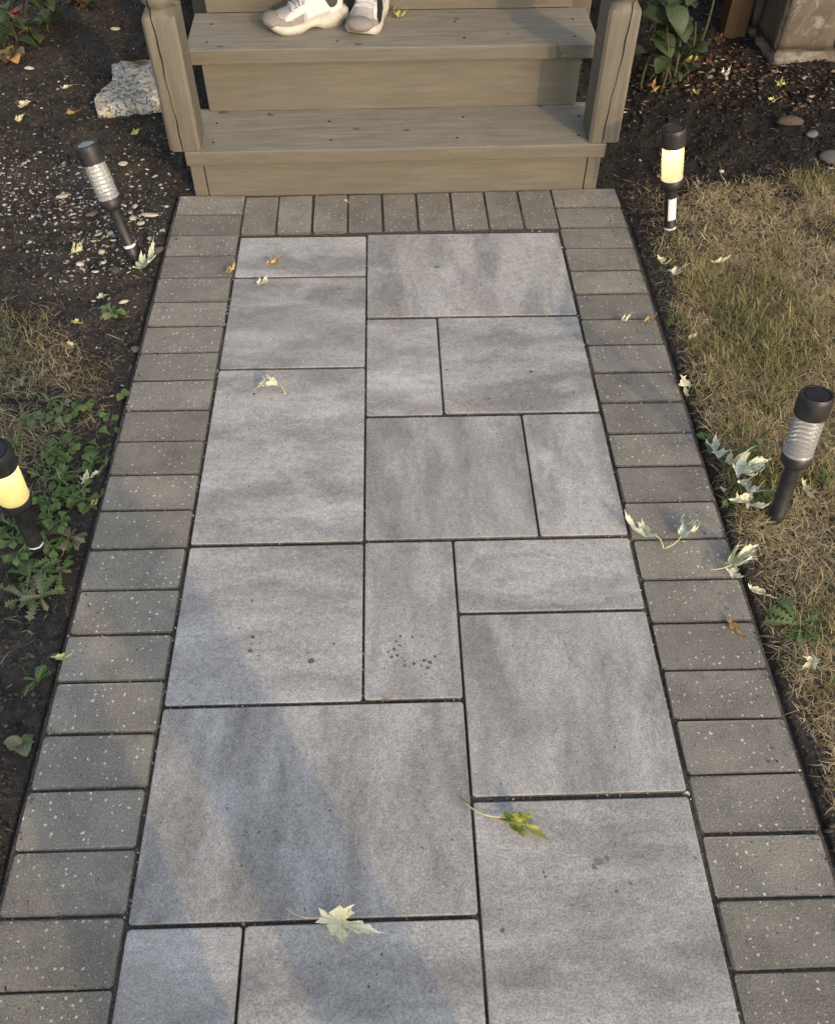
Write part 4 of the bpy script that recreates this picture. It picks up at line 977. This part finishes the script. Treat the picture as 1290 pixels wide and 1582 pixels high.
weed(100, 620, .065, 22, 'spoon', ['wd_mid', 'wd_pale'], 'pale green clover like weed below the dry grass patch on soil', spread=.6)
weed(80, 715, .095, 80, 'narrow', ['wd_green', 'wd_mid'], 'green grassy weed patch behind the yellow lit lamp', up_=.8, spread=.65)
weed(70, 700, .085, 70, 'spoon', ['wd_green', 'wd_mid'], 'dense green broadleaf weed behind the yellow lit lamp', spread=.6)
weed(112, 770, .080, 70, 'spoon', ['wd_mid', 'wd_green'], 'low green weed patch between the yellow lit lamp and the border', spread=.6)
weed(95, 815, .065, 34, 'narrow', ['wd_mid', 'wd_green'], 'thin green grass weeds at the yellow lamp foot', up_=.7, spread=.6)
weed(35, 770, .080, 60, 'spoon', ['wd_green', 'wd_mid'], 'green weed clump around the yellow lamp stake', spread=.6)
weed(10, 830, .080, 60, 'spoon', ['wd_mid', 'wd_green'], 'green weed clump between the yellow lamp and the dandelions', spread=.6)
weed(92, 866, .095, 26, 'lobed', ['wd_red', 'wd_red', 'wd_pale'], 'reddish brown dandelion rosette below the yellow lamp', up_=.3)
weed(28, 885, .105, 72, 'lobed', ['wd_mid', 'wd_green', 'wd_pale'], 'green jagged dandelion patch below the yellow lamp', up_=.4, spread=.4)
weed(70, 925, .060, 14, 'lobed', ['wd_mid', 'wd_pale'], 'small jagged dandelion at the edge of bare dark soil', up_=.4)
weed(163, 482, .045, 12, 'spoon', ['wd_mid', 'wd_pale'], 'small weed on bare soil beside the soil side border', up_=.5)
weed(193, 606, .026, 5, 'ovate', ['wd_mid'], 'tiny seedling against the soil side border bricks', up_=.6)
weed(65, 1045, .036, 9, 'lobed', ['wd_mid', 'wd_green'], 'small dandelion seedling on dark soil near the lime leaf', up_=.6)
weed(40, 1155, .034, 7, 'ovate', ['wd_mid', 'wd_pale'], 'small seedling by the edging on the bare soil strip', up_=.6)
weed(12, 490, .050, 20, 'narrow', ['wd_pale', 'wd_mid'], 'pale tuft of grass above the dry grass patch on soil', up_=.9)
weed(60, 640, .090, 30, 'narrow', ['wd_pale', 'wd_mid'], 'olive dying weed in the dry grass patch on soil', up_=.5)
weed(1052, 497, .050, 40, 'narrow', ['wd_green', 'wd_mid'], 'green grass tuft beside the black edging', up_=1., spread=.35)
weed(1150, 690, .060, 30, 'narrow', ['wd_green', 'wd_mid'], 'green grass weeds behind the heap of pale leaves', up_=.9, spread=.6)
weed(1118, 745, .050, 20, 'spoon', ['wd_green'], 'dark green weed under the heap of pale leaves', up_=.5, spread=.5)
weed(1172, 712, .070, 44, 'spoon', ['wd_green', 'wd_mid'], 'low green weeds between the leaf heap and the unlit lawn lamp', up_=.6, spread=.6)
weed(1125, 705, .055, 36, 'narrow', ['wd_green', 'wd_mid'], 'upright green blades poking out of the leaf heap', up_=1., spread=.5)
weed(1135, 775, .045, 24, 'spoon', ['wd_mid', 'wd_green'], 'small green weed by the edging below the leaf heap', up_=.5, spread=.5)
weed(1215, 968, .075, 16, 'lobed', ['wd_mid', 'wd_green'], 'jagged green dandelion on the lawn below the rolled cream leaf', up_=.35)
weed(1235, 1010, .045, 18, 'narrow', ['wd_mid', 'wd_green'], 'thin grassy weed below the lawn dandelion', up_=.9, spread=.5)
weed(1262, 745, .060, 26, 'narrow', ['wd_mid', 'wd_green'], 'green grassy tuft behind the unlit lawn lamp', up_=.9, spread=.5)

def shrub(px, py, label, stems, leaf_n, leaf_len, kinds, mats, name='leafy_shrub', zlo=.15):
    B = at(px, py); e = bpy.data.objects.new(name, None); COL.objects.link(e); e.location = (float(B[0]), float(B[1]), surf_z(B[0], B[1])-.01); tag(e, label, 'shrub')
    for (dx, dy, h, bx, by) in stems:
        pts = [(bx*(q)*1.+dx+.012*math.sin(q*5+dx*40), by*q+dy+.01*math.cos(q*6), h*q) for q in np.linspace(0, 1, 9)]
        ob('stem', mesh('stem', *tube(pts, list(np.linspace(.006, .0025, 9)), 7), True, M['sh_stem']), e)
        for i in range(leaf_n):
            q = random.uniform(zlo, 1.); a = random.uniform(0, 2*math.pi); L_ = leaf_len*random.uniform(.6, 1.15)
            o = ob('leaf', blade(random.choice(kinds), random.choice(mats), random.randint(0, 2)/2), e, (bx*q+dx+.012*math.sin(q*5+dx*40), by*q+dy+.01*math.cos(q*6), h*q), (random.uniform(-.7, .5), random.uniform(-.4, .4), a)); o.scale = (L_, L_, L_)
    return e
shrub(1020, 145, 'leafy green shrub growing beside the newel post with the lit lamp', [(0, 0, .30, -.03, -.02), (.03, .02, .36, .02, .02), (-.05, .03, .28, -.02, .03), (.01, .08, .34, .03, .03)], 8, .095, ['ovate'], ['sh_green', 'sh_mid'], zlo=.45)
shrub(1060, 118, 'bare stemmed shrub with few leaves beside the brown leaf heap', [(0, 0, .45, .06, .05), (-.04, -.02, .20, .02, -.02)], 6, .07, ['ovate'], ['sh_green', 'sh_mid'], zlo=.4)
e = shrub(1022, 135, 'low dark foliage at the foot of the newel post with the lit lamp', [(.0, 0, .10, .02, -.02), (.05, .03, .12, .01, .02), (-.03, .04, .12, .01, .02), (.10, .06, .10, 0, 0)], 7, .055, ['ovate', 'spoon'], ['sh_green'], 'ground_plant', .2)
fl = shrub(26, 78, 'green flowering plant with one red bloom at the bed corner', [(0, 0, .16, .02, -.01), (-.05, .02, .20, -.02, .0), (.05, .05, .18, .03, .02), (-.12, -.03, .15, -.02, -.02), (-.10, .10, .24, 0, .02), (.10, .12, .18, .04, .02)], 14, .085, ['ovate', 'spoon'], ['sh_green', 'sh_mid'], 'flowering_plant', .1)
fc = np.array(at(27, 24, .19))-np.array(fl.location)
for i in range(14):
    a = i*2.4; o = ob('petal', blade('ovate', 'flower', (i % 3)/2), fl, (fc[0], fc[1], fc[2]), (random.uniform(-.1, .9), 0, a)); o.scale = (.03,)*3
weed(70, 45, .11, 34, 'narrow', ['wd_pale', 'wd_mid', 'lf_tan'], 'pale dying stalks beside the red flowering plant', 'dry_stalks', up_=1., spread=.5)
weed(8, 98, .07, 12, 'ovate', ['lf_tan', 'wd_pale', 'lf_brown'], 'withered tan leaves at the foot of the flowering plant', 'withered_plant', up_=.4)
weed(130, 20, .12, 34, 'ovate', ['sh_green', 'lf_brown'], 'dark sprawling foliage in shade behind the flat stone', 'ground_plant', up_=.5, spread=.6)

# ------------------------------------------------------------------ pebbles
def pebble_mesh(seed, mat, ang=.0):
    rs = random.Random(seed); bm = bmesh.new(); bmesh.ops.create_icosphere(bm, subdivisions=2, radius=1)
    ph_ = [rs.uniform(0, 6) for _ in range(6)]
    for v in bm.verts:
        q = v.co; k = 1+.13*math.sin(q.x*2.2+ph_[0])+.12*math.sin(q.y*2.8+ph_[1])+.10*math.sin(q.z*3+ph_[2])+.07*math.sin(q.x*6+q.y*5+ph_[3])+.06*math.sin(q.y*9-q.z*7+ph_[4])+rs.uniform(-.03, .03); v.co = q*k
    me = bpy.data.meshes.new('pebble'); bm.to_mesh(me); bm.free(); me.polygons.foreach_set('use_smooth', [True]*len(me.polygons)); me.materials.append(M[mat]); return me
PM = {m: [pebble_mesh(i+hash(m) % 7, m) for i in range(5)] for m in ('peb_cream', 'peb_grey', 'peb_brown')}
def pebble(px, py, wpx, asp, rot, mat, label, group):
    B = at(px, py); z = surf_z(B[0], B[1]); depth = (B-CAM)@fw; r = wpx/2*depth/F_PX
    o = ob('pebble', random.choice(PM[mat]), None, (B[0], B[1], z+r*asp*.25), (random.uniform(-.2, .2), random.uniform(-.2, .2), rot), label, 'pebble', group); o.scale = (r, r*asp, r*asp*.62); return o
gl = 'pebbles around the soil bed lamp'
for px, py, w, a, r in [(205, 332, 13, .8, 1.4), (230, 330, 26, .42, .0), (217, 341, 13, .8, .2), (206, 309, 12, .6, .9), (191, 308, 7, .7, 2.4), (189, 250, 14, .65, .1), (230, 362, 9, .7, 1.2), (154, 379, 11, .8, .8), (124, 405, 14, .7, .3), (150, 355, 13, .5, .5), (169, 354, 10, .8, 1.), (147, 419, 11, .5, .1), (174, 366, 10, .5, .1), (190, 462, 15, .5, .5), (143, 366, 9, .6, .3), (122, 352, 9, .6, 1.), (112, 338, 8, .6, 0), (134, 392, 8, .6, 2.), (158, 398, 10, .6, .4), (140, 452, 7, .7, 0)]:
    pebble(px, py, w, a, r, 'peb_cream', 'cream pebble on soil around the unlit soil bed lamp', gl)
for px, py, w, a, r, m, lb in [(243, 382, 19, .6, .2, 'peb_grey', 'grey pebble against the soil side border near the striped leaf'), (180, 418, 16, .9, 1.2, 'peb_brown', 'brown round pebble on soil in front of the soil bed lamp'), (141, 323, 24, .45, .9, 'peb_grey', 'long grey pebble behind the soil bed lamp stake'),
                              (47, 109, 14, .6, .2, 'peb_cream', 'cream pebble below the red flowering plant'), (182, 58, 14, .5, .1, 'peb_cream', 'cream pebble in dark shade above the flat stone'), (1252, 213, 22, .7, .5, 'peb_grey', 'tan grey stone in the soil near the lawn edge'), (1282, 244, 36, .75, .3, 'peb_grey', 'large pale grey stone at the back edge of the lawn'),
                              (1218, 198, 44, .45, -.1, 'peb_brown', 'long brown stone half sunk in the dark bed'), (1114, 264, 10, .8, 1., 'peb_cream', 'small cream pebble on dark soil behind the lit lamp'), (97, 296, 26, .4, .7, 'peb_cream', 'white flat pebble among chips behind the soil bed lamp'), (208, 535, 14, .8, .3, 'peb_grey', 'grey pebble touching the soil side border bricks'),
                              (84, 1008, 12, .9, .3, 'peb_grey', 'round grey pebble beside the lime yellow leaf'), (122, 720, 14, .6, .6, 'peb_grey', 'pale grey pebble beside the forked leaf'), (1188, 728, 10, .6, .2, 'peb_grey', 'pale grey pebble beside the unlit lawn lamp')]:
    pebble(px, py, w, a, r, m, lb, None)

# ------------------------------------------------------------------ litter and grass (uncountable)
OCT = np.array([[1, 0, 0], [-1, 0, 0], [0, 1, 0], [0, -1, 0], [0, 0, 1], [0, 0, -1]], float)
OT = np.array([[0, 2, 4], [2, 1, 4], [1, 3, 4], [3, 0, 4], [2, 0, 5], [1, 2, 5], [3, 1, 5], [0, 3, 5]])
def rot_rand(n):
    q = rng.normal(size=(n, 4)); q /= np.linalg.norm(q, axis=1)[:, None]; w, x, y, z = q.T
    return np.stack([np.stack([1-2*(y*y+z*z), 2*(x*y-z*w), 2*(x*z+y*w)], -1), np.stack([2*(x*y+z*w), 1-2*(x*x+z*z), 2*(y*z-x*w)], -1), np.stack([2*(x*z-y*w), 2*(y*z+x*w), 1-2*(x*x+y*y)], -1)], 1)
def rot_z(n, tilt):
    a = rng.uniform(0, 2*np.pi, n); b = rng.normal(0, tilt, n); c, s = np.cos(a), np.sin(a); cb, sb = np.cos(b), np.sin(b); z = np.zeros(n); o1 = np.ones(n)
    Rz = np.stack([np.stack([c, -s, z], -1), np.stack([s, c, z], -1), np.stack([z, z, o1], -1)], 1); Rx = np.stack([np.stack([o1, z, z], -1), np.stack([z, cb, -sb], -1), np.stack([z, sb, cb], -1)], 1)
    return Rz @ Rx
def scatter(name, xy, size, asp, rots, tints, label, cat, sink=.2, mat='attr'):
    n = len(xy); V = OCT[None]*(1+rng.uniform(-.35, .35, (n, 6, 3))); V = V*(size[:, None, None]*np.asarray(asp)[None, None] if np.ndim(asp) == 1 else size[:, None, None]*asp[:, None, :])
    V = np.einsum('nij,nkj->nki', rots, V)
    zz = np.where((np.abs(xy[:, 0]) < XO) & (xy[:, 1] < .02), -.004, ground_z(xy[:, 0], xy[:, 1]))
    V[..., 0] += xy[:, 0:1]; V[..., 1] += xy[:, 1:2]; V[..., 2] += (zz+size*sink)[:, None]
    T_ = (OT[None]+6*np.arange(n)[:, None, None]).reshape(-1, 3)
    return ob(name, tri_mesh(name, V.reshape(-1, 3), T_, M[mat], np.repeat(tints, 6, 0)), None, label=label, cat=cat, kind='stuff')
def inpoly(x, y, poly):
    r = np.zeros(len(x), bool); j = len(poly)-1
    for i in range(len(poly)):
        xi, yi = poly[i]; xj, yj = poly[j]
        c = ((yi > y) != (yj > y)) & (x < (xj-xi)*(y-yi)/(yj-yi+1e-12)+xi); r ^= c; j = i
    return r
P2 = lambda L_: [tuple(at(*p)[:2]) for p in L_]
LAWN = P2([(1050, 318), (1085, 292), (1180, 282), (1290, 262), (1420, 250), (1900, 300), (1900, 1300), (1460, 1500), (1360, 1330), (1290, 1165), (1245, 1075), (1205, 985), (1178, 915), (1142, 835), (1106, 690), (1082, 620), (1062, 545), (1055, 470), (1048, 400)])
LPATCH = P2([(-400, 470), (0, 492), (60, 486), (105, 520), (132, 585), (118, 640), (70, 690), (20, 730), (-400, 900)])
def sample(n, x0, x1, y0, y1): return np.stack([rng.uniform(x0, x1, n), rng.uniform(y0, y1, n)], 1)
def bed(xy): return (np.abs(xy[:, 0]) > XO+.018) | ((xy[:, 1] > .07) & (np.abs(xy[:, 0]) > .62))
def pick(pal, n, jit=.18):
    p = np.array(pal); return p[rng.integers(0, len(p), n)]*rng.uniform(1-jit, 1+jit, (n, 1))
# dark crumbs of soil and bark
for sx, nm, lb in ((-1, 'soil_crumbs', 'dark soil crumbs and bark bits over the bare soil bed'), (1, 'soil_crumbs', 'dark soil crumbs and bark bits over the dark lawn side bed')):
    xy = sample(30000, .62, 2.0, -2.3, 1.7); xy[:, 0] *= sx; xy = xy[bed(xy)]; n = len(xy)
    sz = .0016+.0065*rng.random(n)**3
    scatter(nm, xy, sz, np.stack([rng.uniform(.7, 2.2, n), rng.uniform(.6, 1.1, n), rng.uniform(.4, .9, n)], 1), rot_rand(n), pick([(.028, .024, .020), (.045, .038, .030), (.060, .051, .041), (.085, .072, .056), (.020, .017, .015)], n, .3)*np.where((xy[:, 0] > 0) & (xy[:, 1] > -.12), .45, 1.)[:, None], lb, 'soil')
# twigs, straw and fibres
for sx, lb in ((-1, 'thin straw bits and twigs strewn over the bare soil bed'), (1, 'thin straw bits and twigs strewn over the dark lawn side bed')):
    xy = sample(4200, .66, 1.9, -2.2, 1.6); xy[:, 0] *= sx; xy = xy[bed(xy)]; n = len(xy); sz = .006+.018*rng.random(n)**2.5
    scatter('straw_bits', xy, sz, np.stack([np.ones(n), .055*np.ones(n)+.02*rng.random(n), .05*np.ones(n)], 1), rot_z(n, .2), pick([(.20, .155, .095), (.13, .10, .065), (.30, .25, .16), (.07, .05, .035), (.10, .075, .05)], n, .3), lb, 'straw', .12)
# pale chips: dense round the soil bed lamp, thin elsewhere
cx_, cy_ = at(95, 300)[:2]; cl, cm = at(170, 375)[:2]
xy = np.concatenate([rng.normal((cx_, cy_), (.16, .12), (800, 2)), rng.normal((cl, cm), (.10, .12), (600, 2)), rng.normal(at(30, 270)[:2], (.18, .12), (480, 2)), sample(520, -1.8, -.68, -1.4, 1.2), rng.normal(at(120, 150)[:2], (.12, .08), (70, 2))])
xy = xy[bed(xy) & (xy[:, 0] < 0)]; n = len(xy); sz = .0016+.0062*rng.random(n)**3
scatter('stone_chips', xy, sz, np.stack([rng.uniform(.8, 1.7, n), rng.uniform(.6, 1., n), rng.uniform(.25, .55, n)], 1), rot_z(n, .35), pick([(.46, .45, .42), (.36, .35, .33), (.40, .36, .28), (.26, .25, .235)], n, .2), 'small white stone chips scattered over the soil round the soil bed lamp', 'stone chips', .25)
xy = np.concatenate([sample(300, .70, 1.8, -.1, 1.3), rng.normal(at(1110, 120)[:2], (.16, .10), (500, 2)), rng.normal(at(1240, 140)[:2], (.18, .16), (420, 2))]); xy = xy[bed(xy) & (xy[:, 0] > 0)]; n = len(xy); sz = .003+.013*rng.random(n)**2.2
scatter('leaf_litter', xy, sz, np.stack([rng.uniform(.8, 1.6, n), rng.uniform(.3, .9, n), rng.uniform(.06, .2, n)], 1), rot_z(n, .5), pick([(.15, .12, .08), (.075, .036, .02), (.10, .052, .028), (.26, .25, .20), (.06, .03, .018), (.05, .03, .02), (.085, .045, .025)], n, .3), 'broken brown and pale leaf litter on the dark bed below the pillar', 'leaf litter', .5)
xy = sample(260, .68, 1.3, -2.3, -.1); xy = xy[bed(xy)]; n = len(xy); sz = .0018+.004*rng.random(n)**2.5
scatter('stone_chips', xy, sz, np.stack([rng.uniform(.8, 1.5, n), rng.uniform(.6, 1., n), rng.uniform(.4, .8, n)], 1), rot_z(n, .3), pick([(.42, .40, .36), (.30, .28, .25)], n, .2), 'few small pale chips on soil between edging and lawn', 'stone chips', .25)
sp_ = np.stack([np.where(rng.random(620) < .6, -1, 1)*(XO-.055*rng.random(620)**2.2), rng.uniform(-2.3, .0, 620)], 1); n = len(sp_); sz = .0009+.0022*rng.random(n)**2.5
o = scatter('spilled_soil', sp_, sz, np.stack([rng.uniform(.8, 1.6, n), rng.uniform(.6, 1., n), rng.uniform(.5, .8, n)], 1), rot_rand(n), pick([(.05, .042, .034), (.08, .066, .05), (.14, .11, .075), (.22, .19, .14)], n, .3), 'dark soil crumbs spilled along the outer edge of the border bricks', 'soil', .5)
o.location.z = .005
# grit that sits in the joints
js = []
for k in range(30):
    for s in (-1, 1): js.append(np.stack([s*(XI+rng.uniform(0, BL, 7)), np.full(7, .008-P*k)+rng.normal(0, .0014, 7)], 1))
for x in (-.459, .4555, -.0965): js.append(np.stack([np.full(160, x)+rng.normal(0, .0016, 160), rng.uniform(-2.3, -.2, 160)], 1))
for a_, b_, y0_, y1_, _ in slabs[:16]:
    js.append(np.stack([rng.uniform(gxl[a_], gxl[b_], 22), np.full(22, y1_)-.001+rng.normal(0, .0012, 22)], 1))
js.append(np.stack([rng.uniform(-.45, .45, 60), np.full(60, .006)+rng.normal(0, .004, 60)], 1)); js.append(np.stack([rng.uniform(.3, .47, 25), np.full(25, -.192)+rng.normal(0, .004, 25)], 1))
xy = np.concatenate(js); n = len(xy); sz = .0010+.0022*rng.random(n)**2
scatter('joint_grit', xy, sz, np.stack([rng.uniform(.8, 1.5, n), rng.uniform(.6, 1., n), rng.uniform(.6, .9, n)], 1), rot_rand(n), pick([(.42, .38, .30), (.16, .13, .10), (.28, .24, .18), (.50, .48, .42), (.08, .07, .06)], n, .2), 'pale grit and crumbs caught in the joints of the path', 'grit', .4)

def blades(name, xy, ln, wd, lift, curlv, tints, label):
    n = len(xy); a = rng.uniform(0, 2*np.pi, n); k = 4; V = np.zeros((n, 2*k-1, 3)); p = np.stack([xy[:, 0], xy[:, 1], ground_z(xy[:, 0], xy[:, 1])-.001], 1)
    el = lift.copy()
    for i in range(k):
        side = np.stack([-np.sin(a), np.cos(a), np.zeros(n)], 1); w = wd*(1-.25*i) if i < k-1 else wd*0
        if i < k-1: V[:, 2*i] = p-side*w[:, None]; V[:, 2*i+1] = p+side*w[:, None]
        else: V[:, 2*i] = p
        p = p+np.stack([np.cos(a)*np.cos(el), np.sin(a)*np.cos(el), np.sin(el)], 1)*(ln/(k-1))[:, None]
        a = a+curlv*rng.normal(0, 1, n); el = el-rng.uniform(.1, .7, n)
        floor = ground_z(p[:, 0], p[:, 1])+.001; p[:, 2] = np.maximum(p[:, 2], floor)
    tri = []
    for i in range(k-2): tri += [(2*i, 2*i+1, 2*i+3), (2*i, 2*i+3, 2*i+2)]
    i = k-2; tri.append((2*i, 2*i+1, 2*i+2)); tri = np.array(tri)
    T_ = (tri[None]+(2*k-1)*np.arange(n)[:, None, None]).reshape(-1, 3)
    return ob(name, tri_mesh(name, V.reshape(-1, 3), T_, M['grass'], np.repeat(tints, 2*k-1, 0)), None, label=label, cat='grass', kind='stuff')
STRAW = [(.56, .455, .265), (.47, .37, .205), (.38, .29, .155), (.29, .22, .125), (.62, .53, .33), (.20, .15, .09)]
OLIVE = [(.27, .235, .10), (.33, .28, .13), (.20, .185, .075), (.36, .30, .15)]
GREEN = [(.12, .17, .050), (.16, .20, .065), (.09, .13, .040)]
def grass_patch(poly, nraw, x0, x1, y0, y1, olive, green, label, edge=.06, mul=(1, 1, 1)):
    xy = sample(nraw, x0, x1, y0, y1); j = xy+rng.normal(0, edge*.5, xy.shape)*(vnoise(xy[:, 0]*14, xy[:, 1]*14)[:, None])
    m = inpoly(j[:, 0], j[:, 1], poly) & bed(xy); bare = (.6*vnoise(xy[:, 0]*7+3, xy[:, 1]*7)+.4*vnoise(xy[:, 0]*21, xy[:, 1]*21)) > .70
    m &= ~(bare & (rng.random(len(xy)) < .75)); xy = xy[m]; n = len(xy)
    pn = .55*vnoise(xy[:, 0]*5+1, xy[:, 1]*5)+.45*vnoise(xy[:, 0]*13, xy[:, 1]*13+7)+rng.normal(0, .10, n)
    t = pick(STRAW, n, .22); o_ = pick(OLIVE, n, .2); g_ = pick(GREEN, n, .2)
    t = np.where((pn > olive)[:, None], o_, t); t = np.where((pn > green)[:, None], g_, t)
    up_ = pn > olive; t = t*np.array(mul)
    return blades('lawn_grass', xy, rng.uniform(.014, .055, n), rng.uniform(.0005, .0014, n), np.where(up_, rng.uniform(.3, 1.3, n), rng.uniform(.0, .7, n)), .34, t, label)
grass_patch(LAWN, 200000, .70, 2.1, -2.1, .15, .60, .86, 'dry straw coloured lawn grass with olive patches', .16)
grass_patch(LPATCH, 42000, -1.9, -.72, -1.5, -.3, .60, .84, 'dry greyish grass patch on the bare soil bed', .30, (.80, .82, .86))
# thin stray blades between lawn and edging and by the steps
xy = np.concatenate([sample(900, .685, .95, -1.9, -.1), sample(160, .66, .80, -.1, .06), sample(260, -.95, -.70, -1.6, -.5)]); xy = xy[bed(xy)]; n = len(xy)
blades('stray_grass', xy, rng.uniform(.015, .05, n), rng.uniform(.0004, .0008, n), rng.uniform(.0, .6, n), .6, pick(STRAW[:4]+OLIVE, n), 'stray dry grass blades on soil beside the edging')
